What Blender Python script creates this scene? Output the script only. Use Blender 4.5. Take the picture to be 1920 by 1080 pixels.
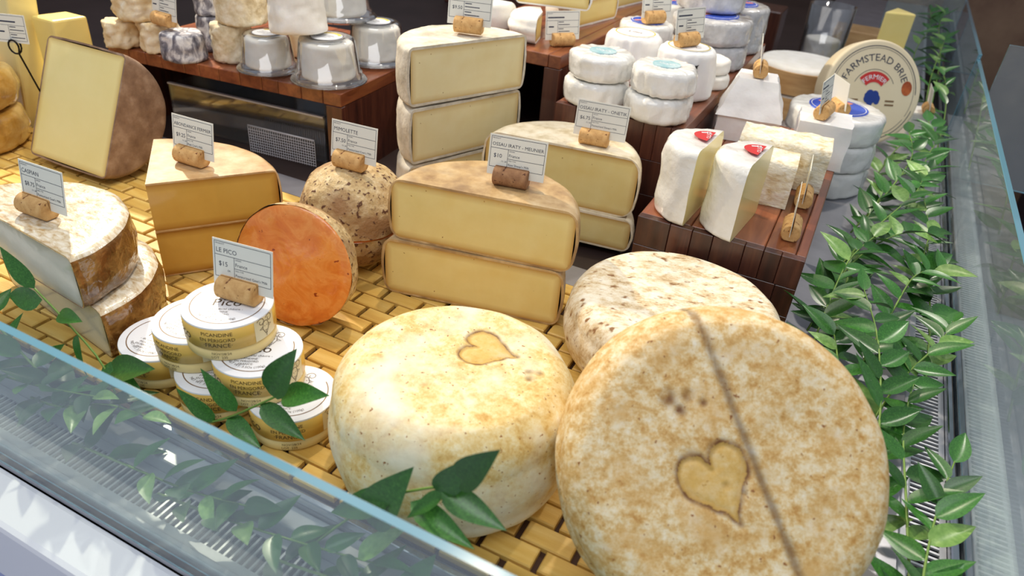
import bpy, math, random
import numpy as np
from mathutils import Vector, Matrix, noise
R = math.radians
scene = bpy.context.scene
C = scene.collection
for o in list(bpy.data.objects): bpy.data.objects.remove(o)

# ------------------------------------------------------------------ camera
def make_camera():
    f, pitch, yaw, roll = 1340.0, R(32.5), R(24.3), R(5.0)
    fw = Vector((-math.sin(yaw)*math.cos(pitch), math.cos(yaw)*math.cos(pitch), -math.sin(pitch)))
    r = Vector((math.cos(yaw), math.sin(yaw), 0)); u = r.cross(fw)
    r2 = r*math.cos(roll)+u*math.sin(roll); u2 = -r*math.sin(roll)+u*math.cos(roll)
    cd = bpy.data.cameras.new('camera'); cam = bpy.data.objects.new('camera', cd); C.objects.link(cam)
    m = Matrix((r2, u2, -fw)).transposed().to_4x4(); m.translation = (0, 0, 0.5154)
    cam.matrix_world = m
    cd.sensor_width = 36; cd.lens = f/1920*36; cd.clip_start = .01; cd.clip_end = 50
    cd.dof.use_dof = True; cd.dof.focus_distance = .84; cd.dof.aperture_fstop = 6.3
    scene.camera = cam
make_camera()

# ------------------------------------------------------------------ world, lights, exposure
w = bpy.data.worlds.new('world'); scene.world = w; w.use_nodes = True
bg = w.node_tree.nodes['Background']; bg.inputs[0].default_value = (.80, .86, 1.0, 1); bg.inputs[1].default_value = .36
def lamp(kind, name, loc, target, energy, col, **k):
    d = bpy.data.lights.new(name, kind); d.energy = energy; d.color = col
    for a, b in k.items(): setattr(d, a, b)
    o = bpy.data.objects.new(name, d); C.objects.link(o); o.location = loc
    o.rotation_euler = (Vector(target)-Vector(loc)).to_track_quat('-Z', 'Y').to_euler()
    return o
WARM = (1.0, .86, .66)
lamp('SPOT', 'track_spot', (-1.90, 1.38, 1.30), (-.35, .55, 0), 140, WARM, spot_size=R(75), spot_blend=.4, shadow_soft_size=.025)
lamp('SPOT', 'track_spot', (-.55, 1.15, 1.75), (-.30, .60, 0), 36, WARM, spot_size=R(80), spot_blend=.5, shadow_soft_size=.03)
lamp('SPOT', 'track_spot', (.35, 2.2, 1.7), (-.05, 1.1, 0), 44, (1, .93, .82), spot_size=R(80), spot_blend=.6, shadow_soft_size=.04)
lamp('AREA', 'fill_area', (-.2, -.5, 1.9), (-.4, .9, 0), 17, (.97, .98, 1.0), shape='RECTANGLE', size=1.6, size_y=1.0)  # added soft fill from the front, no fixture seen there
lamp('AREA', 'fill_area', (-1.0, 1.2, 2.0), (-.6, 1.0, 0), 8, (1, .95, .88), shape='RECTANGLE', size=1.6, size_y=1.0)  # second added fill, soft from overhead
vs = scene.view_settings; vs.view_transform = 'Standard'; vs.look = 'None'; vs.exposure = 0.1; vs.gamma = 1.0; vs.use_curve_mapping = False

# ------------------------------------------------------------------ materials
def lin(c):
    return tuple(((v/255)/12.92 if v/255 <= .04045 else ((v/255+.055)/1.055)**2.4) for v in c)+(1,)
def base_mat(name):
    m = bpy.data.materials.new(name); m.use_nodes = True; n = m.node_tree.nodes; l = m.node_tree.links
    return m, n, l, n['Principled BSDF']
def ramp(n, cols, interp='LINEAR'):
    r = n.new('ShaderNodeValToRGB'); e = r.color_ramp; e.interpolation = interp
    while len(e.elements) < len(cols): e.elements.new(.5)
    for el, (p, c) in zip(e.elements, cols): el.position = p; el.color = lin(c)
    return r
def nmat(name, cols, scale=8, detail=6, rough=.6, bump=0, bscale=60, bdist=.002, coat=0, sss=0, stretch=(1, 1, 1), distort=0,
         specks=None, rand=0, mark=None, nrough=.6, mix2=None, spec=.5, croug=.08):
    m, n, l, b = base_mat(name)
    tc = n.new('ShaderNodeTexCoord'); mp = n.new('ShaderNodeMapping'); mp.inputs['Scale'].default_value = stretch
    l.new(tc.outputs['Object'], mp.inputs[0]); vec = mp.outputs[0]
    if rand:
        oi = n.new('ShaderNodeObjectInfo'); ad = n.new('ShaderNodeVectorMath'); ad.operation = 'ADD'
        sc = n.new('ShaderNodeMath'); sc.operation = 'MULTIPLY'; sc.inputs[1].default_value = 7
        l.new(oi.outputs['Random'], sc.inputs[0]); l.new(vec, ad.inputs[0]); l.new(sc.outputs[0], ad.inputs[1]); vec = ad.outputs[0]
    nz = n.new('ShaderNodeTexNoise'); nz.inputs['Scale'].default_value = scale; nz.inputs['Detail'].default_value = detail
    nz.inputs['Roughness'].default_value = nrough; nz.inputs['Distortion'].default_value = distort
    l.new(vec, nz.inputs['Vector'])
    rp = ramp(n, cols); l.new(nz.outputs[0], rp.inputs[0]); col = rp.outputs[0]
    def mixc(fac, a, bcol):
        x = n.new('ShaderNodeMix'); x.data_type = 'RGBA'
        l.new(fac, x.inputs[0]); l.new(a, x.inputs[6])
        if isinstance(bcol, tuple): x.inputs[7].default_value = lin(bcol)
        else: l.new(bcol, x.inputs[7])
        return x.outputs[2]
    if mix2:   # (scale, low, high, colour): second, larger blotches
        z2 = n.new('ShaderNodeTexNoise'); z2.inputs['Scale'].default_value = mix2[0]; z2.inputs['Detail'].default_value = 3; l.new(vec, z2.inputs['Vector'])
        mr = n.new('ShaderNodeMapRange'); mr.inputs[1].default_value = mix2[1]; mr.inputs[2].default_value = mix2[2]; l.new(z2.outputs[0], mr.inputs[0])
        col = mixc(mr.outputs[0], col, mix2[3])
    if specks:  # (scale, low, high, colour)
        z3 = n.new('ShaderNodeTexNoise'); z3.inputs['Scale'].default_value = specks[0]; z3.inputs['Detail'].default_value = 2; l.new(vec, z3.inputs['Vector'])
        mr = n.new('ShaderNodeMapRange'); mr.inputs[1].default_value = specks[1]; mr.inputs[2].default_value = specks[2]; l.new(z3.outputs[0], mr.inputs[0])
        col = mixc(mr.outputs[0], col, specks[3])
    if rand:
        hs = n.new('ShaderNodeHueSaturation'); mr = n.new('ShaderNodeMapRange'); mr.inputs[3].default_value = 1-rand; mr.inputs[4].default_value = 1+rand
        l.new(oi.outputs['Random'], mr.inputs[0]); l.new(mr.outputs[0], hs.inputs['Value']); l.new(col, hs.inputs['Color']); col = hs.outputs[0]
    if mark:
        at = n.new('ShaderNodeAttribute'); at.attribute_name = 'mark'; sp = n.new('ShaderNodeSeparateColor'); l.new(at.outputs['Color'], sp.inputs[0])
        for i, mc in enumerate(mark): col = mixc(sp.outputs[i], col, mc)
    l.new(col, b.inputs['Base Color'])
    b.inputs['Roughness'].default_value = rough; b.inputs['Coat Weight'].default_value = coat; b.inputs['Coat Roughness'].default_value = croug
    b.inputs['Specular IOR Level'].default_value = spec
    if sss:
        b.inputs['Subsurface Weight'].default_value = sss; b.inputs['Subsurface Radius'].default_value = (1, .7, .4); b.inputs['Subsurface Scale'].default_value = .006
    if bump:
        z = n.new('ShaderNodeTexNoise'); z.inputs['Scale'].default_value = bscale; z.inputs['Detail'].default_value = 4; l.new(vec, z.inputs['Vector'])
        bp = n.new('ShaderNodeBump'); bp.inputs['Strength'].default_value = bump; bp.inputs['Distance'].default_value = bdist
        l.new(z.outputs[0], bp.inputs['Height']); l.new(bp.outputs[0], b.inputs['Normal'])
        if coat: l.new(bp.outputs[0], b.inputs['Coat Normal'])
    return m
def flat(name, c, rough=.5, metal=0, coat=0, spec=.5):
    m, n, l, b = base_mat(name); b.inputs['Base Color'].default_value = lin(c); b.inputs['Roughness'].default_value = rough
    b.inputs['Metallic'].default_value = metal; b.inputs['Coat Weight'].default_value = coat; b.inputs['Specular IOR Level'].default_value = spec
    return m
def clear(name, tint=(250, 254, 253), haze=0.0, hazecol=(225, 235, 240), rough=.02, ior=1.5, gain=1.0):
    m = bpy.data.materials.new(name); m.use_nodes = True; n = m.node_tree.nodes; l = m.node_tree.links
    n.remove(n['Principled BSDF']); out = n['Material Output']
    tr = n.new('ShaderNodeBsdfTransparent'); tr.inputs[0].default_value = lin(tint)
    gl = n.new('ShaderNodeBsdfGlossy'); gl.inputs['Roughness'].default_value = rough
    ge = n.new('ShaderNodeNewGeometry'); ma = n.new('ShaderNodeMath'); ma.operation = 'MULTIPLY_ADD'
    ma.inputs[1].default_value = 1/ior-ior; ma.inputs[2].default_value = ior; l.new(ge.outputs['Backfacing'], ma.inputs[0])
    fr = n.new('ShaderNodeFresnel'); l.new(ma.outputs[0], fr.inputs[0])
    mu = n.new('ShaderNodeMath'); mu.operation = 'MULTIPLY'; mu.inputs[1].default_value = gain; mu.use_clamp = True; l.new(fr.outputs[0], mu.inputs[0])
    mx = n.new('ShaderNodeMixShader'); l.new(mu.outputs[0], mx.inputs[0]); l.new(tr.outputs[0], mx.inputs[1]); l.new(gl.outputs[0], mx.inputs[2])
    res = mx.outputs[0]
    if haze:
        df = n.new('ShaderNodeBsdfDiffuse'); df.inputs[0].default_value = lin(hazecol)
        m2 = n.new('ShaderNodeMixShader'); m2.inputs[0].default_value = haze; l.new(res, m2.inputs[1]); l.new(df.outputs[0], m2.inputs[2]); res = m2.outputs[0]
    l.new(res, out.inputs[0]); return m

MAT = {}
MAT['steel'] = nmat('steel', [(.3, (186, 188, 196)), (.7, (206, 208, 214))], scale=30, rough=.32); MAT['steel'].node_tree.nodes['Principled BSDF'].inputs['Metallic'].default_value = .2
MAT['deck'] = nmat('deck', [(.3, (160, 160, 168)), (.7, (182, 182, 190))], scale=14, rough=.35); MAT['deck'].node_tree.nodes['Principled BSDF'].inputs['Metallic'].default_value = .5
MAT['slat_steel'] = flat('slat_steel', (214, 216, 222), .35, .4)
MAT['black'] = flat('black', (22, 20, 22), .5)
MAT['dark'] = nmat('dark', [(.3, (42, 30, 28)), (.7, (58, 44, 42))], scale=6, rough=.5)
MAT['white_ledge'] = flat('white_ledge', (232, 234, 240), .25)
MAT['floor'] = nmat('floor', [(.3, (150, 162, 210)), (.7, (162, 174, 222))], scale=3, rough=.35)
MAT['floor_light'] = nmat('floor_light', [(.3, (206, 210, 224)), (.7, (220, 224, 236))], scale=3, rough=.35)
MAT['chrome'] = flat('chrome', (205, 208, 214), .12, 1)
MAT['glass'] = clear('glass', (244, 252, 250), haze=.09, hazecol=(215, 225, 235), gain=1.25)
MAT['glass_edge'] = flat('glass_edge', (96, 146, 166), .15, 0, .5)
MAT['plastic'] = clear('plastic', (248, 249, 250), haze=.02, rough=.05, gain=3.2)
MAT['mat_wood'] = nmat('mat_wood', [(.25, (206, 160, 76)), (.5, (224, 184, 96)), (.75, (236, 204, 124))], scale=9, stretch=(1.2, 9, 9), rough=.4, rand=.10, bump=.15, bscale=90, spec=.4)
MAT['mat_back'] = flat('mat_back', (70, 46, 30), .8)
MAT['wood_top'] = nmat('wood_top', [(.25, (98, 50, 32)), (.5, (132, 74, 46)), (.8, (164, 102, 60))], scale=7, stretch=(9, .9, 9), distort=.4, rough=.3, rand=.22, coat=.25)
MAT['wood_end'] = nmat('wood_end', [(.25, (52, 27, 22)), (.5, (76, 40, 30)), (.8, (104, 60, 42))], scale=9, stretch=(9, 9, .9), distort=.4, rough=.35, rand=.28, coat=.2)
MAT['cork'] = nmat('cork', [(.3, (186, 138, 82)), (.55, (212, 168, 108)), (.8, (228, 190, 132))], scale=110, rough=.8, specks=(190, .64, .68, (120, 72, 38)), bump=.2, bscale=200)
MAT['cork_dark'] = nmat('cork_dark', [(.3, (128, 88, 58)), (.55, (156, 114, 78)), (.8, (178, 138, 98))], scale=110, rough=.8, specks=(190, .62, .67, (90, 52, 30)), bump=.2, bscale=200)
MAT['card'] = flat('card', (232, 232, 222), .6)
MAT['ink'] = flat('ink', (44, 50, 74), .6)
MAT['paste_pale'] = nmat('paste_pale', [(.3, (226, 208, 138)), (.7, (236, 222, 160))], scale=14, rough=.38, sss=.15, coat=.25, bump=.05, bscale=30, specks=(120, .735, .75, (150, 112, 60)), mix2=(11, .45, .75, (222, 196, 116)), mark=[(186, 144, 74)])
MAT['paste_ivory'] = nmat('paste_ivory', [(.3, (232, 218, 166)), (.7, (240, 230, 186))], scale=14, rough=.4, sss=.15, coat=.2, specks=(120, .74, .75, (150, 118, 66)), mix2=(11, .45, .75, (224, 204, 142)), mark=[(204, 174, 112)])
MAT['paste_gold'] = nmat('paste_gold', [(.3, (206, 158, 66)), (.7, (220, 178, 86))], scale=9, rough=.35, coat=.6, sss=.1, bump=.06, bscale=18, specks=(55, .735, .75, (140, 92, 34)), mark=[(168, 112, 36)])
MAT['paste_comte'] = nmat('paste_comte', [(.3, (236, 220, 146)), (.7, (244, 230, 164))], scale=8, rough=.32, coat=.5, sss=.1, mark=[(208, 178, 98)])
MAT['paste_gouda'] = nmat('paste_gouda', [(.3, (238, 214, 126)), (.7, (246, 228, 150))], scale=8, rough=.4, coat=.3, sss=.1, mark=[(206, 166, 74)])
MAT['paste_orange'] = nmat('paste_orange', [(.25, (206, 104, 34)), (.45, (222, 130, 50)), (.55, (230, 150, 72)), (.60, (226, 138, 58)), (.8, (244, 190, 124))], scale=26, detail=6, distort=1.6, stretch=(1, 1, 1.6), rough=.28, coat=.7, sss=.1, bump=.6, bscale=40, specks=(90, .70, .72, (150, 58, 20)))
MAT['paste_white'] = nmat('paste_white', [(.3, (206, 204, 186)), (.7, (222, 220, 204))], scale=14, rough=.2, coat=.9, bump=.2, bscale=22, mark=[(186, 178, 148)])
MAT['rind_tan'] = nmat('rind_tan', [(.3, (150, 116, 74)), (.5, (192, 160, 112)), (.72, (214, 190, 148))], scale=34, detail=8, rough=.42, coat=.4, bump=.3, bscale=80, mix2=(20, .46, .64, (146, 116, 84)))
MAT['rind_ivory'] = nmat('rind_ivory', [(.3, (196, 178, 140)), (.5, (226, 214, 186)), (.72, (240, 232, 212))], scale=50, detail=8, rough=.55, bump=.3, bscale=60, coat=.2)
MAT['rind_stack'] = nmat('rind_stack', [(.3, (178, 168, 146)), (.5, (210, 202, 184)), (.72, (230, 224, 210))], scale=40, detail=8, rough=.7, bump=.6, bscale=130)
MAT['rind_brown'] = nmat('rind_brown', [(.3, (112, 84, 66)), (.5, (142, 114, 92)), (.75, (182, 156, 134))], scale=34, detail=9, rough=.6, bump=.3, bscale=80)
MAT['rind_abond'] = nmat('rind_abond', [(.3, (176, 132, 84)), (.5, (206, 170, 122)), (.72, (224, 198, 160))], scale=36, detail=7, rough=.35, coat=.7, bump=.25, bscale=26)
MAT['rind_mimo'] = nmat('rind_mimo', [(.28, (150, 112, 70)), (.48, (196, 168, 118)), (.7, (226, 208, 170))], scale=60, detail=9, nrough=.75, rough=.7, bump=.8, bscale=150, bdist=.003, specks=(150, .58, .66, (92, 56, 34)), mix2=(22, .48, .66, (150, 112, 72)))
MAT['rind_casp_top'] = nmat('rind_casp_top', [(.32, (176, 142, 94)), (.46, (212, 196, 164)), (.62, (234, 228, 212))], scale=80, detail=7, stretch=(1, 2.2, 1), distort=.6, rough=.3, coat=.6, bump=.5, bscale=60)
MAT['rind_casp_side'] = nmat('rind_casp_side', [(.3, (84, 52, 24)), (.5, (118, 80, 42)), (.66, (156, 116, 66)), (.8, (206, 180, 134))], scale=44, detail=7, distort=1.4, stretch=(1, 1, 1), rough=.16, coat=1, bump=.9, bscale=26, bdist=.005)
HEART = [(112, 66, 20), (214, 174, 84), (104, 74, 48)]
MAT['rind_wheel'] = nmat('rind_wheel', [(.35, (196, 150, 70)), (.46, (222, 192, 122)), (.56, (234, 218, 168)), (.70, (242, 236, 214))], scale=55, detail=10, nrough=.78, rough=.6, bump=.35, bscale=110, mark=HEART, specks=(260, .68, .72, (150, 96, 44)), mix2=(16, .48, .70, (236, 230, 206)))
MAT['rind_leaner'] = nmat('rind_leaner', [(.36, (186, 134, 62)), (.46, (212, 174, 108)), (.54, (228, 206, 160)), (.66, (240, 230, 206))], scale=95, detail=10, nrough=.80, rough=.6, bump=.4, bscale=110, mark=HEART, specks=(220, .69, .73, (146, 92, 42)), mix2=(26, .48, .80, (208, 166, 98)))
MAT['rind_spot'] = nmat('rind_spot', [(.30, (160, 120, 74)), (.43, (212, 190, 150)), (.54, (234, 224, 200)), (.70, (244, 240, 226))], scale=50, detail=9, nrough=.75, rough=.65, bump=.5, bscale=80, specks=(70, .60, .70, (140, 98, 56)), stretch=(1, 1.6, 1))
MAT['bloom'] = nmat('bloom', [(.3, (226, 222, 212)), (.7, (244, 242, 236))], scale=30, rough=.75, bump=.5, bscale=70, sss=.1)
MAT['bloom_wrinkle'] = nmat('bloom_wrinkle', [(.33, (206, 182, 134)), (.5, (232, 222, 196)), (.7, (246, 242, 230))], scale=50, stretch=(1, 1, 1.8), distort=.8, rough=.75, bump=1, bscale=60, bdist=.004)
MAT['goat_cream'] = nmat('goat_cream', [(.33, (214, 184, 132)), (.5, (232, 212, 172)), (.7, (244, 234, 212))], scale=34, distort=.8, rough=.75, bump=.9, bscale=55, bdist=.004)
MAT['goat_tall'] = nmat('goat_tall', [(.33, (196, 176, 136)), (.5, (222, 208, 176)), (.7, (238, 230, 210))], scale=60, rough=.75, bump=1, bscale=80, bdist=.003)
MAT['goat_ash'] = nmat('goat_ash', [(.36, (84, 84, 96)), (.48, (140, 140, 150)), (.56, (200, 200, 204)), (.70, (240, 240, 238))], scale=60, distort=1, stretch=(1, 1, .6), rough=.7, bump=.6, bscale=60)
MAT['paper'] = nmat('paper', [(.3, (228, 228, 226)), (.7, (244, 244, 244))], scale=14, rough=.45, bump=.55, bscale=26, bdist=.004, sss=.1)
MAT['paper_gloss'] = nmat('paper_gloss', [(.3, (224, 224, 218)), (.7, (244, 243, 240))], scale=14, rough=.22, coat=.6, bump=.8, bscale=30, bdist=.005)
MAT['wrap_grey'] = nmat('wrap_grey', [(.3, (170, 168, 166)), (.7, (226, 226, 226))], scale=26, rough=.15, coat=.8, bump=.9, bscale=36, bdist=.006)
MAT['box_side'] = nmat('box_side', [(.3, (216, 172, 74)), (.7, (228, 190, 96))], scale=4, rough=.35, coat=.2)
MAT['box_pale'] = nmat('box_pale', [(.3, (228, 202, 134)), (.7, (236, 214, 152))], scale=4, rough=.35)
MAT['box_patch'] = flat('box_patch', (226, 216, 180), .4)
MAT['label_white'] = flat('label_white', (238, 240, 244), .35)
MAT['brown_ink'] = flat('brown_ink', (122, 92, 58), .5)
MAT['dark_ink'] = flat('dark_ink', (70, 50, 28), .5)
MAT['navy'] = flat('navy', (30, 60, 140), .4)
MAT['blue'] = nmat('blue', [(.35, (48, 78, 190)), (.6, (76, 108, 214)), (.8, (140, 164, 232))], scale=20, rough=.25, coat=.4)
MAT['teal'] = nmat('teal', [(.35, (130, 182, 192)), (.7, (206, 222, 226))], scale=60, rough=.3)
MAT['red'] = flat('red', (204, 46, 40), .35, coat=.3)
MAT['salmon'] = flat('salmon', (226, 140, 112), .4)
MAT['gold'] = flat('gold', (206, 186, 70), .4)
MAT['amber_seal'] = nmat('amber_seal', [(.35, (150, 62, 26)), (.7, (206, 110, 52))], scale=60, rough=.3)
MAT['brie_face'] = nmat('brie_face', [(.3, (226, 208, 170)), (.7, (238, 224, 192))], scale=3, stretch=(1, 1, 5), rough=.45)
MAT['bark_box'] = nmat('bark_box', [(.3, (176, 132, 82)), (.6, (204, 164, 112)), (.8, (222, 188, 140))], scale=9, stretch=(1, 1, 5), rough=.5)
MAT['leaf'] = nmat('leaf', [(.3, (34, 80, 28)), (.6, (56, 110, 42)), (.8, (94, 144, 66))], scale=30, rough=.3, rand=.35, spec=.6)
MAT['leaf_pale'] = nmat('leaf_pale', [(.3, (92, 136, 62)), (.6, (126, 164, 88)), (.8, (168, 196, 124))], scale=9, rough=.35, rand=.25)
MAT['stem'] = flat('stem', (112, 146, 62), .5)
MAT['amber_wrap'] = nmat('amber_wrap', [(.3, (150, 104, 40)), (.5, (196, 150, 70)), (.75, (232, 206, 140))], scale=14, rough=.15, coat=1, bump=.8, bscale=24, bdist=.005)
MAT['wire'] = flat('wire', (30, 28, 30), .4, .8)
MAT['backwall'] = nmat('backwall', [(.3, (84, 58, 44)), (.5, (124, 92, 68)), (.75, (168, 136, 104))], scale=2.2, rough=.5)

# ------------------------------------------------------------------ mesh helpers
class MB:
    def __init__(s): s.v = []; s.f = []
    def add(s, v, f):
        o = len(s.v); s.v += [tuple(map(float, p)) for p in v]; s.f += [tuple(i+o for i in q) for q in f]; return s
    def box(s, a, b):
        x0, y0, z0 = a; x1, y1, z1 = b
        return s.add([(x0, y0, z0), (x1, y0, z0), (x1, y1, z0), (x0, y1, z0), (x0, y0, z1), (x1, y0, z1), (x1, y1, z1), (x0, y1, z1)],
                     [(3, 2, 1, 0), (4, 5, 6, 7), (0, 1, 5, 4), (1, 2, 6, 5), (2, 3, 7, 6), (3, 0, 4, 7)])
def mesh(name, vf, mat, smooth=True):
    v, f = (vf.v, vf.f) if isinstance(vf, MB) else vf
    me = bpy.data.meshes.new(name); me.from_pydata([tuple(map(float, p)) for p in v], [], [tuple(map(int, q)) for q in f]); me.update()
    if mat: me.materials.append(MAT[mat] if isinstance(mat, str) else mat)
    if smooth: me.polygons.foreach_set('use_smooth', [True]*len(me.polygons))
    return me
def part(name, vf, mat, parent=None, smooth=True, loc=(0, 0, 0), rot=(0, 0, 0), sharp=None):
    me = vf if isinstance(vf, bpy.types.Mesh) else mesh(name, vf, mat, smooth)
    if sharp and smooth: me.set_sharp_from_angle(angle=R(sharp))
    o = bpy.data.objects.new(name, me); C.objects.link(o); o.parent = parent; o.location = loc; o.rotation_euler = rot
    return o
def tag(o, label, cat, group=None):
    o['label'] = label; o['category'] = cat
    if group: o['group'] = group
    return o
def thing(name, label, cat, loc=(0, 0, 0), rot=(0, 0, 0), group=None):
    o = bpy.data.objects.new(name, None); C.objects.link(o); o.location = loc; o.rotation_euler = rot; o.empty_display_size = .01
    return tag(o, label, cat, group)
def struct(o): o['kind'] = 'structure'; return o
def dup(root, loc, rot, label=None):
    r = root.copy(); C.objects.link(r); r.location = loc; r.rotation_euler = rot
    if label: r['label'] = label
    for ch in list(root.children):
        c = ch.copy(); C.objects.link(c); c.parent = r
        for g in list(ch.children):
            d = g.copy(); C.objects.link(d); d.parent = c
    return r
def bevel(o, wdt, seg=2):
    m = o.modifiers.new('bevel', 'BEVEL'); m.width = wdt; m.segments = seg; m.limit_method = 'ANGLE'; return o
def nz(p, s, seed=0): return noise.noise(Vector((p[0]*s+seed*3.1, p[1]*s+seed*1.7, p[2]*s-seed*2.3)))
def rough_up(vf, amp, s, seed=0, fn=None):
    v, f = vf; out = []
    c = np.mean(np.array(v), 0)
    for p in v:
        d = Vector(p)-Vector(c); d.normalize(); a = amp*(nz(p, s, seed)+.5*nz(p, s*2.3, seed+5))
        out.append((p[0]+d.x*a, p[1]+d.y*a, p[2]+d.z*a*.6))
    return out, f
def round_prof(Rr, h, b, bb=None, nt=6, nr=6, bulge=0.):
    """outline of a wheel from top axis to bottom axis, rounded rims"""
    bb = b if bb is None else bb; P = [(Rr-b)*i/nt for i in range(nt)]; P = [(r, h) for r in P]
    for i in range(nr+1):
        t = i/nr*math.pi/2; P.append((Rr-b+b*math.sin(t), h-b+b*math.cos(t)))
    for i in range(1, nt):
        k = i/nt; P.append((Rr+bulge*math.sin(math.pi*k), h-b-(h-b-bb)*k))
    for i in range(nr+1):
        t = i/nr*math.pi/2; P.append((Rr-bb+bb*math.cos(t), bb-bb*math.sin(t)))
    P += [((Rr-bb)*(nt-1-i)/nt, 0) for i in range(nt)]
    return P
def sweep(P, a0=0, a1=2*math.pi, n=48):
    full = abs(a1-a0-2*math.pi) < 1e-6; V = []; F = []; m = len(P); cnt = n if full else n+1
    for i in range(cnt):
        a = a0+(a1-a0)*i/n; V += [(r*math.cos(a), r*math.sin(a), z) for r, z in P]
    for i in range(n):
        j = (i+1) % cnt
        for k in range(m-1):
            q = [i*m+k, i*m+k+1, j*m+k+1, j*m+k]
            if P[k][0] < 1e-9 and k == 0: q = [i*m, i*m+1, j*m+1]
            elif P[k+1][0] < 1e-9: q = [i*m+k, i*m+k+1, j*m+k]
            F.append(tuple(q))
    return V, F
def lathe(P, n=48): return sweep(P, n=n)
def cut_cheese(name, label, Rr, h, a0, a1, loc, rot, rind, paste, b=.012, tk=.003, n=40, group=None, amp=.0012, ns=30, seed=0, cat='cheese', split=None, bulge=.002):
    t = thing(name, label, cat, loc, rot, group)
    P = round_prof(Rr, h, b, bulge=bulge); Q = [(max(0, r-tk) if r > 1e-9 else 0, min(max(z, tk), h-tk)) for r, z in P]
    V, F = sweep(P, R(a0), R(a1), n); m = len(P)
    V = rough_up((V, F), amp, ns, seed)[0]
    Vi, Fi = sweep(Q, R(a0), R(a1), n)
    caps = []
    for base, rev in ((0, 0), (n*m, 1)):
        # keep the cut plane flat
        a = R(a0) if not rev else R(a1); nx, ny = -math.sin(a), math.cos(a)
        for k in range(m):
            p = V[base+k]; d = p[0]*nx+p[1]*ny; V[base+k] = (p[0]-d*nx, p[1]-d*ny, p[2])
        caps.append([base+k for k in range(m)] if rev else [base+k for k in range(m)][::-1])
    off = len(V); VR = V+Vi; FR = [tuple(reversed(f)) for f in F]
    for base, rev in ((0, 0), (n*m, 1)):
        for k in range(m-1):
            q = (base+k, base+k+1, off+base+k+1, off+base+k); FR.append(q if rev else q[::-1])
    if split:   # side and top of the rind look different
        zc = h-b*.4
        top = [f for f in FR if min(VR[i][2] for i in f) > zc-.003]; side = [f for f in FR if not min(VR[i][2] for i in f) > zc-.003]
        part('rind', (VR, side), rind, t); part('top_rind', (VR, top), split, t)
    else: part('rind', (VR, FR), rind, t, sharp=50)
    VP = []; FP = []; mk = []
    for base, rev in ((0, 0), (n*m, 1)):
        a = R(a1) if rev else R(a0); o0 = len(VP); ds = (0, .004, .010)
        for k2, d in enumerate(ds):
            for r, z in Q:
                rr = max(0, min(r, Rr-tk-d)); zz = min(max(z, tk+d), h-tk-d); VP.append((rr*math.cos(a), rr*math.sin(a), zz)); mk.append((1, .45, 0)[k2] if True else 0)
        for k2 in range(2):
            for k in range(m-1):
                q = (o0+k2*m+k, o0+k2*m+k+1, o0+(k2+1)*m+k+1, o0+(k2+1)*m+k); FP.append(q if rev else q[::-1])
        c = [o0+2*m+k for k in range(m)]; FP.append(tuple(c if rev else c[::-1]))
    me = mesh('paste', (VP, FP), paste, False); at = me.color_attributes.new('mark', 'FLOAT_COLOR', 'POINT')
    at.data.foreach_set('color', [float(x) for v_ in mk for x in (v_, 0, 0, 1)])
    part('paste', me, None, t)
    return t
_tc = {}
def text(s, size, align='CENTER'):
    k = (s, align)
    if k not in _tc:
        cu = bpy.data.curves.new('t', 'FONT'); cu.body = s; cu.size = 1; cu.align_x = align; cu.resolution_u = 2
        ob = bpy.data.objects.new('t', cu); C.objects.link(ob); dg = bpy.context.evaluated_depsgraph_get()
        me = bpy.data.meshes.new_from_object(ob.evaluated_get(dg))
        _tc[k] = ([(v.co.x, v.co.y) for v in me.vertices], [tuple(p.vertices) for p in me.polygons])
        bpy.data.objects.remove(ob); bpy.data.curves.remove(cu); bpy.data.meshes.remove(me)
    V, F = _tc[k]; return [(x*size, y*size) for x, y in V], F
def ribbon(pts, wd, closed=False):
    V = []; F = []; n = len(pts)
    for i, p in enumerate(pts):
        a = pts[(i-1) % n] if (closed or i) else p; b = pts[(i+1) % n] if (closed or i < n-1) else p
        dx, dy = b[0]-a[0], b[1]-a[1]; L = math.hypot(dx, dy) or 1; nx, ny = -dy/L*wd/2, dx/L*wd/2
        V += [(p[0]+nx, p[1]+ny), (p[0]-nx, p[1]-ny)]
    for i in range(n if closed else n-1):
        j = (i+1) % n; F.append((2*i, 2*i+1, 2*j+1, 2*j))
    return V, F
def circ(r, n=48, a0=0, a1=360, cx=0, cy=0, ry=None):
    ry = ry or r
    return [(cx+r*math.cos(R(a0+(a1-a0)*i/n)), cy+ry*math.sin(R(a0+(a1-a0)*i/n))) for i in range(n+(0 if a1-a0 == 360 else 1))]
def disc2(r, n=40, ry=None):
    c = circ(r, n, ry=ry); return c, [tuple(range(len(c)))]
def arc_text(s, size, rad, mid=90, flip=1):
    """text bent along a circle"""
    V, F = text(s, size); return [((rad+y)*math.cos(R(mid)-x/rad), (rad+y)*math.sin(R(mid)-x/rad)) for x, y in V], F
def put2(mb, vf, off=(0, 0), z=0, rot=0, plane='xy', sc=1):
    V, F = vf; c, s = math.cos(rot), math.sin(rot); out = []
    for x, y in V:
        x *= sc; y *= sc
        X = x*c-y*s+off[0]; Y = x*s+y*c+off[1]
        out.append((X, Y, z) if plane == 'xy' else (X, z, Y))
    mb.add(out, F); return mb
def wrap2(mb, vf, rad, ang, z):
    V, F = vf; mb.add([(rad*math.cos(ang+x/rad), rad*math.sin(ang+x/rad), z+y) for x, y in V], F); return mb
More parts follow.
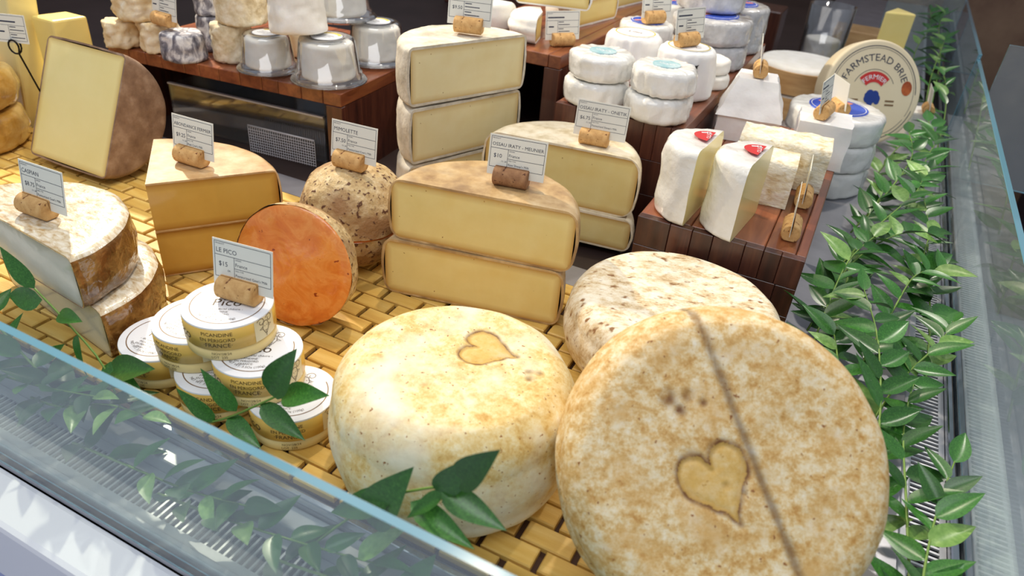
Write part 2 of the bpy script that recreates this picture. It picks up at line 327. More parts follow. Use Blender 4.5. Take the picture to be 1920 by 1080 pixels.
def tube(pts, rads, n=6):
    V = []; F = []; pts = [Vector(p) for p in pts]
    if not hasattr(rads, '__len__'): rads = [rads]*len(pts)
    up = Vector((0.1, .2, 1)).normalized()
    for i, p in enumerate(pts):
        d = (pts[min(i+1, len(pts)-1)]-pts[max(i-1, 0)]).normalized(); s = d.cross(up)
        if s.length < .05: s = d.cross(Vector((1, 0, 0)))
        s.normalize(); t = s.cross(d)
        for k in range(n):
            a = 2*math.pi*k/n; V.append(p+(s*math.cos(a)+t*math.sin(a))*rads[i])
    for i in range(len(pts)-1):
        for k in range(n): F.append((i*n+k, i*n+(k+1) % n, (i+1)*n+(k+1) % n, (i+1)*n+k))
    F += [tuple(range(n))[::-1], tuple(range((len(pts)-1)*n, len(pts)*n))]
    return V, F
def frame_rot(xa, ya, za): return Matrix((Vector(xa), Vector(ya), Vector(za))).transposed().to_euler()

# ------------------------------------------------------------------ the case: floor, deck, vents, glass
GX, GY, GZ = .222, .236, .160          # side pane, front pane, top of panes
o = struct(part('floor', MB().box((-6, -4, -1.0), (5, 8, -.95)), 'floor_light', smooth=False))
o = struct(part('wall_back', MB().box((-4, 3.9, -.95), (3, 4.0, 1.2)), 'backwall', smooth=False))
o = struct(part('wall_left', MB().box((-3.6, .2, -.95), (-3.5, 3.9, 1.2)), 'backwall', smooth=False))
# deck slab, leaving the two air channels free
o = struct(part('floor_deck', MB().box((-3.5, .322, -.10), (.158, .858, -.012)), 'deck', smooth=False))
o = struct(part('floor_side_bed', MB().box((-.208, .858, -.10), (.158, 3.9, -.012)), 'deck', smooth=False))
o = struct(part('floor_rear', MB().box((-3.5, .858, -.10), (-.208, 3.9, -.012)), 'dark', smooth=False))
o = struct(part('floor_channel_front', MB().box((-3.5, .25, -.12), (.21, .322, -.08)), 'black', smooth=False))
o = struct(part('floor_channel_side', MB().box((.158, .322, -.12), (.21, 3.9, -.08)), 'black', smooth=False))
# outer ledge
bevel(struct(part('trim_1', MB().box((-3.5, .186, -.14), (.275, GY-.004, -.040)), 'white_ledge', smooth=False)), .006)
bevel(struct(part('trim_2', MB().box((GX+.012, GY+.004, -.14), (.275, 3.9, -.040)), 'white_ledge', smooth=False)), .006)
struct(part('wall_front', MB().box((-3.5, .20, -.95), (.262, .222, -.14)), 'floor', smooth=False))
struct(part('wall_right', MB().box((.245, .222, -.95), (.262, 3.9, -.14)), 'floor', smooth=False))
# chrome rails
def rail(name, a, b, mat='chrome', bv=.002):
    return bevel(struct(part(name, MB().box(a, b), mat, smooth=False)), bv)
rail('trim_3', (-3.5, GY+.006, -.06), (GX-.008, GY+.014, -.028), 'steel'); rail('trim_4', (-3.5, .300, -.05), (.158, .3215, -.016), 'steel')
rail('trim_5', (GX-.014, GY+.014, -.06), (GX-.006, 3.9, -.024)); rail('trim_6', (.1585, .3225, -.05), (.168, 3.9, -.014), 'steel')
rail('trim_7', (-3.5, .3225, -.0115), (.02, .3285, -.002), 'chrome', .001)
rail('trim_8', (GX-.004, GY, -.045), (GX+.011, 3.9, -.036), 'chrome', .001); rail('trim_9', (-3.5, GY-.003, -.045), (GX-.01, GY+.005, -.036), 'steel', .001)
# vent grilles: edge bars and single slats
def grille(name, label, y0, y1, n, axis):
    t = thing(name, label, 'vent grille'); z0, z1 = -.036, -.033
    if axis == 'x':
        a, b = GY+.0145, .2995; L0, L1 = y0, y1
        for p, q in ((a, a+.009), (b-.009, b)): part('edge_bar', MB().box((L0, p, z0), (L1, q, z1)), 'steel', t, False)
        me = mesh('slat', MB().box((-.0011, a+.0085, z0), (.0011, b-.0085, z1-.0004)), 'slat_steel', False)
    else:
        a, b = .1685, GX-.0145; L0, L1 = y0, y1
        for p, q in ((a, a+.005), (b-.006, b)): part('edge_bar', MB().box((p, L0, z0), (q, L1, z1)), 'steel', t, False)
        me = mesh('slat', MB().box((a+.0045, -.0013, z0), (b-.0055, .0013, z1-.0004)), 'slat_steel', False)
    for i in range(n):
        c = L0+(L1-L0)*(i+.5)/n; s = part('slat', me, None, t, loc=(c, 0, 0) if axis == 'x' else (0, c, 0))
    return t
grille('vent_grille', 'steel slotted vent grille running along the front glass below the woven mat', -.98, .16, 156, 'x')
grille('vent_grille', 'steel slotted vent grille under the leafy branches beside the side glass', .36, 2.2, 250, 'y')
# glass panes with visible teal polished edges
def pane(name, a, b, edge_axis):
    me = mesh(name, MB().box(a, b), 'glass', False); me.materials.append(MAT['glass_edge'])
    for p in me.polygons:
        if abs(p.normal[edge_axis]) < .5: p.material_index = 1
    return struct(bevel(part(name, me, None), .0008, 1))
pane('window_1', (-1.75, GY-.004, -.036), (GX-.005, GY+.004, GZ), 1)
pane('window_2', (GX-.004, GY-.004, -.036), (GX+.004, 1.945, GZ), 0)
pane('window_3', (GX-.004, 1.955, -.036), (GX+.004, 3.85, GZ+.01), 0)
pane('window_4', (GX+.012, 1.70, -.036), (GX+.35, 1.706, GZ+.08), 1)
pane('window_5', (.0, 2.62, -.010), (GX-.016, 2.628, .42), 1)

# ------------------------------------------------------------------ woven block mat
def build_mat():
    t = thing('woven_mat', 'golden wooden block mat spread on the deck beneath the cut cheeses', 'mat')
    random.seed(3)
    x0, x1, y0, y1 = -1.30, .03, .335, .800
    bk = part('backing', MB().box((x0, y0, -.0115), (x1, y1, -.0075)), 'mat_back', t, False)
    L, W, gx, gy = .053, .0240, .0058, .0024
    variants = []
    for k in range(4):
        mb = MB(); l, wd = (L-gx)/2, (W-gy)/2; bv = .0012; zt = 0.0-.0004*k
        mb.add([(-l, -wd, -.0075), (l, -wd, -.0075), (l, wd, -.0075), (-l, wd, -.0075), (-l, -wd, zt-bv), (l, -wd, zt-bv), (l, wd, zt-bv), (-l, wd, zt-bv),
                (-l+bv, -wd+bv, zt), (l-bv, -wd+bv, zt), (l-bv, wd-bv, zt), (-l+bv, wd-bv, zt)],
               [(0, 1, 5, 4), (1, 2, 6, 5), (2, 3, 7, 6), (3, 0, 4, 7), (4, 5, 9, 8), (5, 6, 10, 9), (6, 7, 11, 10), (7, 4, 8, 11), (8, 9, 10, 11)])
        variants.append(mesh('slat', mb, 'mat_wood', False))
    # footprints of the things standing on the mat: blocks well inside them stay hidden
    foot = [(-.241, .432, .08), (-.108, .70, .13), (-.03, .46, .09), (-.355, .71, .08), (-.73, .62, .06), (-.76, .41, .085), (-.555, .69, .055), (-.403, .392, .03), (-.57, .39, .03), (-.48, .393, .03), (-1.07, .72, .06)]
    cand = []; j = 0; y = y0+W/2
    while y < y1:
        x = x0+L/2+(L/2 if j % 2 else 0)-L/4
        while x < x1-.01:
            hid = any(math.hypot(x-a, y-b) < r for a, b, r in foot) or (y > .74) or (x > -.32 and y > .58) or (x < -.86 and y < .45) or x < -1.16
            cand.append((hid, math.hypot(x, y), x+random.uniform(-.001, .001), y)); x += L
        y += W; j += 1
    cand.sort(); rest = MB(); n = 0
    for hid, d, x, y in cand:
        me = variants[random.randrange(4)]
        if not hid and n < 300:
            part('slat', me, None, t, loc=(x, y, 0), rot=(0, 0, random.uniform(-.012, .012))); n += 1
        else: rest.add([(v.co.x+x, v.co.y+y, v.co.z) for v in me.vertices], [tuple(p.vertices) for p in me.polygons])
    s = part('slat_field', rest, 'mat_wood', t, False); s['kind'] = 'stuff'
build_mat()

# ------------------------------------------------------------------ wooden risers
def riser(name, label, x0, x1, y0, y1, z, rotz=0, th=.022, open_front=False, nb=7, pw=.042, feet=-.012):
    """butcher-block riser: top planks along Y, block face in front, side panels; origin at front right foot"""
    t = thing(name, label, 'riser', (x1, y0, 0), (0, 0, rotz)); X = x0-x1; Y = y1-y0; random.seed(len(label))
    x = X
    while x < -1e-6:
        wd = min(pw*random.uniform(.7, 1.3), -x)
        if -x-wd < .012: wd = -x
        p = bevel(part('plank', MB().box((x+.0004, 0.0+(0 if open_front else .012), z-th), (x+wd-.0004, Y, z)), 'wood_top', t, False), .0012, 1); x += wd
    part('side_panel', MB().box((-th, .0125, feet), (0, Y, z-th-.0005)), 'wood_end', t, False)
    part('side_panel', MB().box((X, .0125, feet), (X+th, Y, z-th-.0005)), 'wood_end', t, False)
    if not open_front:
        rows = 3
        for r in range(rows):
            zz0 = feet+(z-feet)*r/rows; zz1 = feet+(z-feet)*(r+1)/rows; x = X; k = 0
            while x < -1e-6:
                wd = random.uniform(.02, .055)
                if -x-wd < .015: wd = -x
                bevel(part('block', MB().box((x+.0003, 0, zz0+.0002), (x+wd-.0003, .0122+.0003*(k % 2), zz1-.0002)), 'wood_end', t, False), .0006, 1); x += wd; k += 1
    else:
        bevel(part('post', MB().box((-.030, 0, feet), (0, .0124, z-th-.0005)), 'wood_end', t, False), .001, 1)
        bevel(part('post', MB().box((X, 0, feet), (X+.030, .0124, z-th-.0005)), 'wood_end', t, False), .001, 1)
        part('back_panel', MB().box((X+th, Y-.012, feet), (-th, Y, z-th-.0005)), 'dark', t, False)
    return t
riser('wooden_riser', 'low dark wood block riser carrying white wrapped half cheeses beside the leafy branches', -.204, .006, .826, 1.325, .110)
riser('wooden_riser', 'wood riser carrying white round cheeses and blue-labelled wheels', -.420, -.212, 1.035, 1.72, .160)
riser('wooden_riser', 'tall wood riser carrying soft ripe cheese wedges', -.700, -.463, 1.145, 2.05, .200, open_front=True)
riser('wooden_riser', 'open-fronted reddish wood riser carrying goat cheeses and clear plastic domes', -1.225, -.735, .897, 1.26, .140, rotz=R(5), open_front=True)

# ------------------------------------------------------------------ big wheels
def wheel(name, label, Rr, h, loc, rot, mat, marks=None, b=.034, na=200, nrad=90, seed=0, cat='cheese', amp=.0022, bb=None):
    P = round_prof(Rr, h, b, bb=bb, nt=nrad if marks else 10, nr=14, bulge=.004)
    V, F = lathe(P, na); F = [tuple(reversed(f)) for f in F]; cols = []; out = []
    for p in V:
        r = math.hypot(p[0], p[1]); a = amp*(nz(p, 14, seed)+.5*nz(p, 34, seed)); q = Vector(p)
        up = 1 if p[2] > h*.5 else -1; k = min(1, r/Rr); d = Vector((p[0]*k, p[1]*k, up*Rr*(1-k)*.8)); d.normalize(); q = q+d*a
        q.z -= .003*(1-k*k) if p[2] > h-.002 else 0     # slightly dished top
        c = [0, 0, 0]
        if marks and p[2] > h*.35:
            dz, c = marks(p[0], p[1], p); q.z += dz if p[2] > h*.6 else 0
        out.append(q); cols.append((*c, 1))
    me = mesh(name, (out, F), mat)
    if marks:
        at = me.color_attributes.new('mark', 'FLOAT_COLOR', 'POINT')
        at.data.foreach_set('color', [float(x) for c in cols for x in c])
    o = part(name, me, None); o.location = loc; o.rotation_euler = rot
    return tag(o, label, cat)
def heart_poly(n=90):
    pts = []
    for i in range(n):
        t = 2*math.pi*i/n; pts.append((16*math.sin(t)**3/17, (13*math.cos(t)-5*math.cos(2*t)-2*math.cos(3*t)-math.cos(4*t))/17))
    return np.array(pts)
HP = heart_poly()
def heart_eval(x, y, cx, cy, s, ang):
    dx, dy = (x-cx)/s, (y-cy)/s
    if dx*dx+dy*dy > 3: return 9, False
    c, sn = math.cos(-ang), math.sin(-ang); u, v = (dx*c-dy*sn)/.82, dx*sn+dy*c
    u += .05*nz((u, v, 0), 4, 2); v += .05*nz((u, v, 1), 4, 3)
    A = HP; B = np.roll(HP, -1, 0); d = B-A; t = np.clip(((u-A[:, 0])*d[:, 0]+(v-A[:, 1])*d[:, 1])/(d**2).sum(1), 0, 1)
    dist = np.sqrt(((A+d*t[:, None]-np.array([u, v]))**2).sum(1)).min()
    cond = ((A[:, 1] > v) != (B[:, 1] > v)); xs = A[:, 0]+(v-A[:, 1])*d[:, 0]/np.where(d[:, 1] == 0, 1e-9, d[:, 1])
    return dist*s, bool((cond & (u < xs)).sum() % 2)
def make_marks(cx, cy, s, ang, lw, inner, streak=None, blots=()):
    def fn(x, y, p):
        d, ins = heart_eval(x, y, cx, cy, s, ang); c = [0, 0, 0]; dz = 0
        n = .5+.5*nz(p, 160, 4)
        if d < lw*2.2:
            e = max(0, 1-d/lw)*(.55+1.0*n); c[0] = min(1, e); dz -= .0012*math.exp(-(d/lw)**2)
        if ins: c[1] = inner*(.6+.5*n); dz -= .0012*min(1, d/.003)
        for bx, by, br in blots:
            q = math.hypot(x-bx, y-by)
            if q < br: k = (1-q/br); c[0] = max(c[0], min(1, 1.6*k*n)) ; dz -= .001*k
        if streak:  # straight band coloured browner and sunk slightly into the surface
            gx, gy, ga, gw = streak; q = abs((x-gx)*math.sin(ga)-(y-gy)*math.cos(ga)); q += .0012*nz(p, 60, 7)
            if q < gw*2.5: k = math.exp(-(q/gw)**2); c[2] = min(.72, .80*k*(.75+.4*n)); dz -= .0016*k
        return dz, c
    return fn
# upright (flat lying) heart wheel; local frame = world axes
wheel('whole_cheese', 'whole golden cheese wheel lying flat with a heart stamped on top', .1105, .121, (-.2425, .433, .0005), (0, 0, 0), 'rind_wheel',
      make_marks(.013, .030, .030, R(102), .0040, .80, blots=[(.062, .022, .006), (.070, .024, .005), (.066, .014, .006)]), b=.040, seed=1, bb=.03)
wheel('whole_cheese', 'whole mottled white and brown cheese wheel lying flat in front of the low riser', .120, .088, (-.110, .700, .0005), (0, 0, R(20)), 'rind_spot', None, b=.026, seed=2, na=96)
# leaning wheel
e_, ph = R(45), R(20); T_ = .079; RL = .1245
n_ = Vector((math.cos(e_)*math.sin(ph), -math.cos(e_)*math.cos(ph), math.sin(e_)))
xa = Vector((math.cos(ph), math.sin(ph), 0)); ya = n_.cross(xa)
fc = Vector((.0005, .417, RL*math.cos(e_)+T_*math.sin(e_)-.009))
wheel('whole_cheese', 'whole cheese wheel tilted up on edge with a stamped heart and a long dark sunken streak', RL, T_, fc-n_*T_, frame_rot(xa, ya, n_), 'rind_leaner',
      make_marks(-.009, -.011, .0335, R(33), .0046, .70, streak=(.020, 0, R(116), .0032), blots=[(-.050, .044, .010), (-.036, .048, .007), (-.040, .036, .007), (-.024, .044, .005), (-.002, -.014, .004), (.012, -.018, .003)]), b=.030, seed=3, bb=.022)

# ------------------------------------------------------------------ cut cheeses on the mat
G = 'half wheels of pale cheese in a pair'
cut_cheese('half_whole_cheese', 'pale half wheel lying at the bottom of the pair behind the heart-stamped flat wheel', .1165, .078, 0, 180, (-.3575, .664, .0005), (0, 0, R(12)), 'rind_tan', 'paste_pale', b=.016, seed=1)
cut_cheese('half_whole_cheese', 'pale half wheel with brown rind stacked on another, dark cork tag on it', .1165, .080, 0, 180, (-.350, .668, .0790), (0, 0, R(11)), 'rind_tan', 'paste_pale', b=.018, seed=2)
cut_cheese('half_whole_cheese', 'ivory half wheel stacked on another before the riser of round cheeses', .118, .092, 0, 180, (-.352, .908, .0525), (0, 0, R(7)), 'rind_ivory', 'paste_pale', b=.024, seed=3)
cut_cheese('half_whole_cheese', 'flat ivory half wheel under a taller one before the riser of round cheeses', .118, .052, 0, 180, (-.348, .905, .0), (0, 0, R(7)), 'rind_ivory', 'paste_pale', b=.014, seed=4)
# three-high stack
nm = ['bottom', 'middle', 'top']; d3 = math.degrees(math.atan2(1.022-.828, -.484+.566))
for i in range(3):
    cut_cheese('cheese_slab', f'ivory semicircle cheese with white rind, {nm[i]} one of the stack of three', .106, .0835, 0, 180, (-.518+.001*i, .925+.002*(i % 2), .0005+.0868*i), (0, 0, R(d3+(0, 1, -1)[i])), 'rind_stack', 'paste_ivory', b=.010, seed=5+i, tk=.004, group='stack of three ivory cheeses', amp=.002, ns=60)
# Abondance sectors
for i, (dx, lb) in enumerate([(0, 'golden cheese wedge in clinging film, lower one of a pair on the mat'), (.0, 'golden cheese wedge in clinging film with brown top rind, upper one of a pair')]):
    cut_cheese('cheese_wedge', lb, .153, .0652, 52.7, 136, (-.72+.003*i, .5115-.002*i, .0005+.0660*i), (0, 0, 0), 'rind_abond', 'paste_gold', b=.008, tk=.0022, seed=8+i, split=None)
# film-wrapped half wheels at the left
cut_cheese('wrapped_half_cheese', 'film-wrapped half cheese with mottled white top and brown side, on top of another', .115, .0625, 0, 180, (-.760, .3725, .0630), (0, 0, R(-6)), 'rind_casp_side', 'paste_white', b=.010, tk=.002, seed=11, split='rind_casp_top', amp=.0025, ns=40)
cut_cheese('wrapped_half_cheese', 'film-wrapped half cheese with brown side lying under another at the mat edge', .115, .0620, 0, 180, (-.7445, .384, .0005), (0, 0, R(-9)), 'rind_casp_side', 'paste_white', b=.010, tk=.002, seed=12, split='rind_casp_top', amp=.0025, ns=40)
# upright Comte-type wedge: cut face to the front, flat rind to the right
lc = R(25)
cut_cheese('cheese_wedge', 'tall upright pale yellow cheese wedge with brown rind, standing on the mat edge', .096, .178, 0, 180, (-.992, .640+.096*math.sin(lc), .0155+.096*math.cos(lc)), frame_rot((0, math.sin(lc), math.cos(lc)), (0, math.cos(lc), -math.sin(lc)), (-1, 0, 0)), 'rind_brown', 'paste_comte', b=.010, tk=.003, seed=13)

# Mimolette: two speckled halves stacked, one orange half standing
def dome_half(name, label, Rr, hz, loc, rot, cut='down', seed=0):
    t = thing(name, label, 'cheese', loc, rot)
    P = [(Rr*math.sin(a)**.85 if a else 0, hz*math.cos(a)**.9 if a < math.pi/2-1e-6 else 0) for a in [math.pi/2*i/16 for i in range(17)]]
    V, F = lathe(P, 72); V = rough_up((V, F), .0035, 34, seed)[0]
    V = [(p[0], p[1], max(p[2], 0)) for p in V]
    part('rind', (V, [tuple(reversed(f)) for f in F]), 'rind_mimo', t)
    c = [(r, z) for r, z in ((0, 0), (Rr*.25, 0), (Rr*.5, 0), (Rr*.75, 0), (Rr*.965, 0.0), (Rr*.992, .0025))]
    V, F = lathe(c, 72); V = [(p[0], p[1], p[2]-.0008-.0022*abs(nz(p, 38, seed))-.0008*nz(p, 110, seed)) for p in V]
    part('paste', (V, F), 'paste_orange', t)
    return t
dome_half('half_ball_cheese', 'speckled half ball cheese with dark pitted rind, upper one of a stacked pair', .073, .074, (-.553, .690, .0645), (0, 0, 0), seed=2)
dome_half('half_ball_cheese', 'speckled half ball cheese turned cut side up beneath another', .070, .060, (-.552, .690, .0605), (math.pi, 0, R(40)), seed=5)
nf = Vector((math.cos(R(12))*math.sin(R(12)), -math.cos(R(12))*math.cos(R(12)), math.sin(R(12))))
def face_rot(n):   # local -Z looks along n (cut side), local Y up in the plane
    za = -n; up = Vector((0, 0, 1)); ya_ = (up-za*up.dot(za)).normalized(); xa_ = ya_.cross(za); return frame_rot(xa_, ya_, za)
dome_half('half_ball_cheese', 'bright orange half ball cheese standing with its cut face showing', .0735, .062, (-.516, .528, .0760), face_rot(nf), seed=9)

# slabs behind at the left
def block(name, label, pts, h, mat, loc, rot=(0, 0, 0), cat='cheese', rindface=None, bv=.004, group=None):
    t = thing(name, label, cat, loc, rot, group); n = len(pts); mb = MB()
    mb.add([(x, y, 0) for x, y in pts]+[(x, y, h) for x, y in pts], [tuple(range(n))[::-1], tuple(range(n, 2*n))]+[(i, (i+1) % n, n+(i+1) % n, n+i) for i in range(n)])
    bevel(part('paste', mb, mat, t, False), bv)
    if rindface is not None:
        for i in rindface:
            a, b = Vector(pts[i]), Vector(pts[(i+1) % n]); d = (b-a).normalized(); nn = Vector((d.y, -d.x))
            q = [a+d*.002, b-d*.002, b-d*.002+nn*.004, a+d*.002+nn*.004]; mb = MB()
            mb.add([(p.x, p.y, .003) for p in q]+[(p.x, p.y, h-.003) for p in q], [(3, 2, 1, 0), (4, 5, 6, 7), (0, 1, 5, 4), (1, 2, 6, 5), (2, 3, 7, 6), (3, 0, 4, 7)])
            part('rind', mb, 'rind_brown', t, False)
    return t
block('cheese_block', 'tall yellow cheese block with square top behind the upright wedge', [(-.030, 0), (.026, 0), (.034, .06), (-.02, .06)], .20, 'paste_gouda', (-1.272, .78, -.0115))
block('cheese_block', 'tall pale cheese slab beside the wire-pinned price tag', [(-.035, 0), (.02, 0), (.022, .05), (-.035, .06)], .27, 'paste_comte', (-1.345, .735, -.0115), rot=(R(-4), R(5), 0))
block('cheese_block', 'whitish tall cheese slab at the far end of the mat', [(-.06, 0), (.02, 0), (.02, .05), (-.06, .05)], .27, 'paste_ivory', (-1.445, .72, -.0115), rot=(0, R(3), 0))
cut_cheese('wrapped_cheese_piece', 'amber film-wrapped cheese piece lying on another below the pale slabs', .09, .062, 0, 180, (-1.330, .640, .0620), (0, 0, R(-25)), 'amber_wrap', 'paste_gold', b=.016, seed=21, amp=.004, ns=26)
cut_cheese('wrapped_cheese_piece', 'amber film-wrapped cheese piece resting under another beside the upright wedge', .09, .060, 0, 180, (-1.315, .632, .0005), (0, 0, R(-30)), 'amber_wrap', 'paste_gold', b=.016, seed=22, amp=.004, ns=26)

# ------------------------------------------------------------------ small round goat cheese boxes
def goat_art():
    s = []
    def spiral(cx, cy, r0, turns, a0, d): return [(cx+d*(r0*(1-.7*i/20))*math.cos(R(a0+turns*360*i/20)), cy+(r0*(1-.7*i/20))*math.sin(R(a0+turns*360*i/20))) for i in range(21)]
    s.append(spiral(-.0055, .004, .0048, 1.1, 20, -1)); s.append(spiral(.0055, .004, .0048, 1.1, 20, -1))
    s.append([(-.003, .002), (-.0042, -.004), (-.002, -.009), (0, -.010), (.002, -.009), (.0042, -.004), (.003, .002), (0, .0035), (-.003, .002)])
    s.append([(-.0042, -.002), (-.008, -.004), (-.0045, -.0045)]); s.append([(.0042, -.002), (.008, -.004), (.0045, -.0045)])
    s.append([(-.0015, -.007), (0, -.0082), (.0015, -.007)]); s.append([(-.0022, -.002), (-.001, -.0022)]); s.append([(.001, -.0022), (.0022, -.002)])
    s.append([(-.001, -.010), (0, -.014), (.001, -.010)])
    return s
def pico(loc, rz, label):
    r, h = .0425, .038; t = thing('goat_cheese_box', label, 'cheese box', loc, (0, 0, rz), 'pile of small round goat cheese boxes')
    part('box_base', lathe_out([(0, 0), (r-.002, 0), (r-.0008, .0012), (r-.0008, .0135), (r-.003, .0136)], 56), 'box_pale', t)
    part('label_band', lathe_out([(r-.003, .0132), (r, .0132), (r, h-.0018), (r-.003, h-.0016)], 56), 'box_side', t)
    part('lid', lathe_out([(r-.002, h-.0026), (r-.0002, h-.0024), (r, h-.0016), (r-.0004, h-.0004), (r-.0014, h), (r*.5, h), (0, h)], 56), 'label_white', t, sharp=40)
    mb = MB(); put2(mb, ribbon(circ(r*.80, 64, 150, 385), .0011), z=h+.00012); part('printed_ring', mb, 'brown_ink', t, False)
    mb = MB(); z = h+.00014
    put2(mb, text('Pico', .0165), (0, -.005), z); put2(mb, text('- dit spécial chèvre -', .0042), (0, -.0118), z)
    for i, s in enumerate(('PICANDINE', 'EN PERIGORD', '·FRANCE·')): put2(mb, text(s, .0036), (-.005, -.0165-.0042*i), z)
    put2(mb, arc_text('NET WT. 3.5Oz (100g)', .0042, -r*.70, 80), (0, 0), z)
    for s in goat_art(): put2(mb, ribbon(s, .0006), (.010, .019), z, sc=1.1)
    part('lid_lettering', mb, 'dark_ink', t, False)
    mb = MB(); rr = r+.00015
    A0 = R(-90)
    for i, (s, sz) in enumerate((('PICANDINE', .0056), ('EN PÉRIGORD', .0052), ('·FRANCE·', .0064))): wrap2(mb, text(s, sz), rr, A0, h-.0092-.0062*i)
    wrap2(mb, text('Pico', .0150), rr, A0-.95, h-.0185)
    wrap2(mb, text('NOV/28/24', .0038), rr, A0+.05, .0078); wrap2(mb, text('LOT  235', .0038), rr, A0, .0035)
    part('side_lettering', mb, 'dark_ink', t, False)
    mb = MB(); V = []; F = []
    for i in range(13):
        a = A0+.82+.62*i/12; V += [(rr*math.cos(a), rr*math.sin(a), .0136), (rr*math.cos(a), rr*math.sin(a), h-.0020)]
    F = [(2*i, 2*i+2, 2*i+3, 2*i+1) for i in range(12)]; part('side_patch', (V, F), 'box_patch', t)
    mb = MB()
    for s in goat_art(): wrap2(mb, ribbon([(x, y+.004) for x, y in s], .0006), rr+.0002, A0+1.13, .0245)
    part('side_emblem', mb, 'dark_ink', t, False)
    return t
def lathe_out(P, n=48):
    V, F = lathe(P, n); return V, F
pa = [((-.577, .391, .0005), -18, 'lowest goat cheese box at the wrapped-cheese end of the pile'),
      ((-.4905, .386, .0005), 2, 'goat cheese box under the middle of the pile, mostly covered'),
      ((-.403, .394, .0005), 8, 'goat cheese box set alone on the mat beside the heart-stamped flat wheel'),
      ((-.5265, .398, .0388), -22, 'goat cheese box tucked second-high beneath the topmost one'),
      ((-.4405, .393, .0388), 2, 'goat cheese box second-high with goat drawing showing below the topmost one'),
      ((-.476, .397, .0771), 4, 'topmost goat cheese box carrying the cork price tag')]
for l_, rz, lb in pa: pico(l_, R(rz+26), lb)

# ------------------------------------------------------------------ price tags in corks
def cork_mesh(L=.042, r=.0118):
    prof = [(0.0, -r*.15)]; n = 22
    for i in range(n+1):
        a = R(86-(352)*i/n)
        x, z = r*math.cos(a), r*math.sin(a); prof.append((x, max(z, -r*.86)))
    V = []; F = []; m = len(prof); xs = [(-L/2, .90), (-L/2+.001, 1), (-L/4, 1.0), (0, 1.01), (L/4, 1), (L/2-.001, 1), (L/2, .90)]
    for x, s in xs: V += [(x, p[0]*s, p[1]*s+r*.86) for p in prof]
    for i in range(len(xs)-1):
        for k in range(m): F.append((i*m+k, i*m+(k+1) % m, (i+1)*m+(k+1) % m, (i+1)*m+k))
    for b in (0, (len(xs)-1)*m):   # end discs as a fan from the slit bottom
        for k in range(1, m-1): F.append((b, b+k, b+k+1) if b else (b, b+k+1, b+k))
    return V, F
CORK = mesh('cork', cork_mesh(), 'cork'); CORK.set_sharp_from_angle(angle=R(40))
CORKD = mesh('cork', cork_mesh(), 'cork_dark'); CORKD.set_sharp_from_angle(angle=R(40))
def card_parts(parent, title, price, unit, milk, W=.067, H=.048, z0=.010, lean=R(9), x=0.008, writing=True, origin='France', two_sided=False):
    c = part('card', MB().box((-W/2, -.0003, 0), (W/2, .0003, H)), 'card', parent, False, loc=(x, .0008, z0), rot=(-lean, 0, 0))
    if not writing: return c
    mb = MB(); y = -.00042
    l, r_, tp, bt = -W/2+.0022, W/2-.0022, H-.0024, H-.0385
    def line(a, b, w_=.0005): put2(mb, ribbon([a, b], w_), z=y, plane='xz')
    for a, b in (((l, tp), (r_, tp)), ((r_, tp), (r_, bt)), ((r_, bt), (l, bt)), ((l, bt), (l, tp)), ((l, H-.0160), (r_, H-.0160)), ((l+.0215, H-.0160), (l+.0215, bt)), ((l+.0215, H-.0270), (r_, H-.0270))): line(a, b)
    def T(s, sz, px, pz, al='LEFT'): put2(mb, text(s, sz, al), (px, pz), y, plane='xz')
    T('PRODUCT', .0021, l+.0012, H-.0052)
    def bar(x0, x1, z_, h_=.0012): put2(mb, ribbon([(x0, z_), (x1, z_)], h_), z=y, plane='xz')
    if not milk:
        if not title: bar(l+.002, l+.034, H-.0110, .0022)
        if not price: bar(l+.004, l+.014, H-.0262, .0022)
        for z_ in (.0184, .0228, .0298, .0340): bar(l+.0230, l+.0230+(.010 if z_ in (.0184, .0298) else .022), H-z_)
        part('lettering', mb, 'ink', c, False)
        if price:
            m2 = MB(); put2(m2, text(price, .0068, 'LEFT'), (l+.0040, H-.0270), y-.00004, plane='xz'); part('price_lettering', m2, 'ink', c, False)
        return c
    ts = .0066; wd = max(p[0] for p in text(title, ts, 'LEFT')[0]) if title else 1
    if wd > r_-l-.003: ts *= (r_-l-.003)/wd
    if title: T(title, ts, l+.0014, H-.0132)
    if price: T(price, .0068, l+.0040, H-.0270); T(unit, .0027, l+.0140, H-.0318)
    T('ORIGIN', .0020, l+.0226, H-.0186); T(origin, .0050, l+.0226, H-.0246); T('MILK TYPE', .0020, l+.0226, H-.0298); T(milk, .0037, l+.0226, H-.0350)
    part('lettering', mb, 'ink', c, False)
    return c
TG = 'price cards held in corks'
def price_tag(label, loc, rz, title='', price='', unit='/¼ LB', milk='', dark=False, W=.067, H=.048, x=.010, lean=9, writing=True, tilt=0, cs=1.0):
    t = thing('price_tag', label, 'price tag', loc, (0, tilt, rz), TG); t.scale = (cs,)*3
    part('cork', CORKD if dark else CORK, None, t); card_parts(t, title, price, unit, milk, W, H, lean=R(lean), x=x, writing=writing)
    return t
price_tag('cork price card standing on the film-wrapped half cheese with mottled white top', (-.752, .402, .1262), R(2), 'CASPIAN', '$8.75', milk="Pasteurized Goat's Milk", x=.012)
price_tag('cork price card titled abondance on the golden wedge pair', (-.7195, .583, .1325), R(2), 'ABONDANCE FERMIER', '$9.25', milk="Raw Cow's Milk", x=.003)
price_tag('cork price card on the speckled half ball cheese', (-.548, .680, .1372), R(4), 'MIMOLETTE', '$7.50', milk="Pasteurized Cow's Milk", x=.004)
price_tag('dark cork price card on the pale half wheel with brown rind', (-.335, .712, .1592), R(11), 'OSSAU IRATY - MEUNIER', '$10', milk="Raw Sheep's Milk", dark=True, x=.004, W=.070)
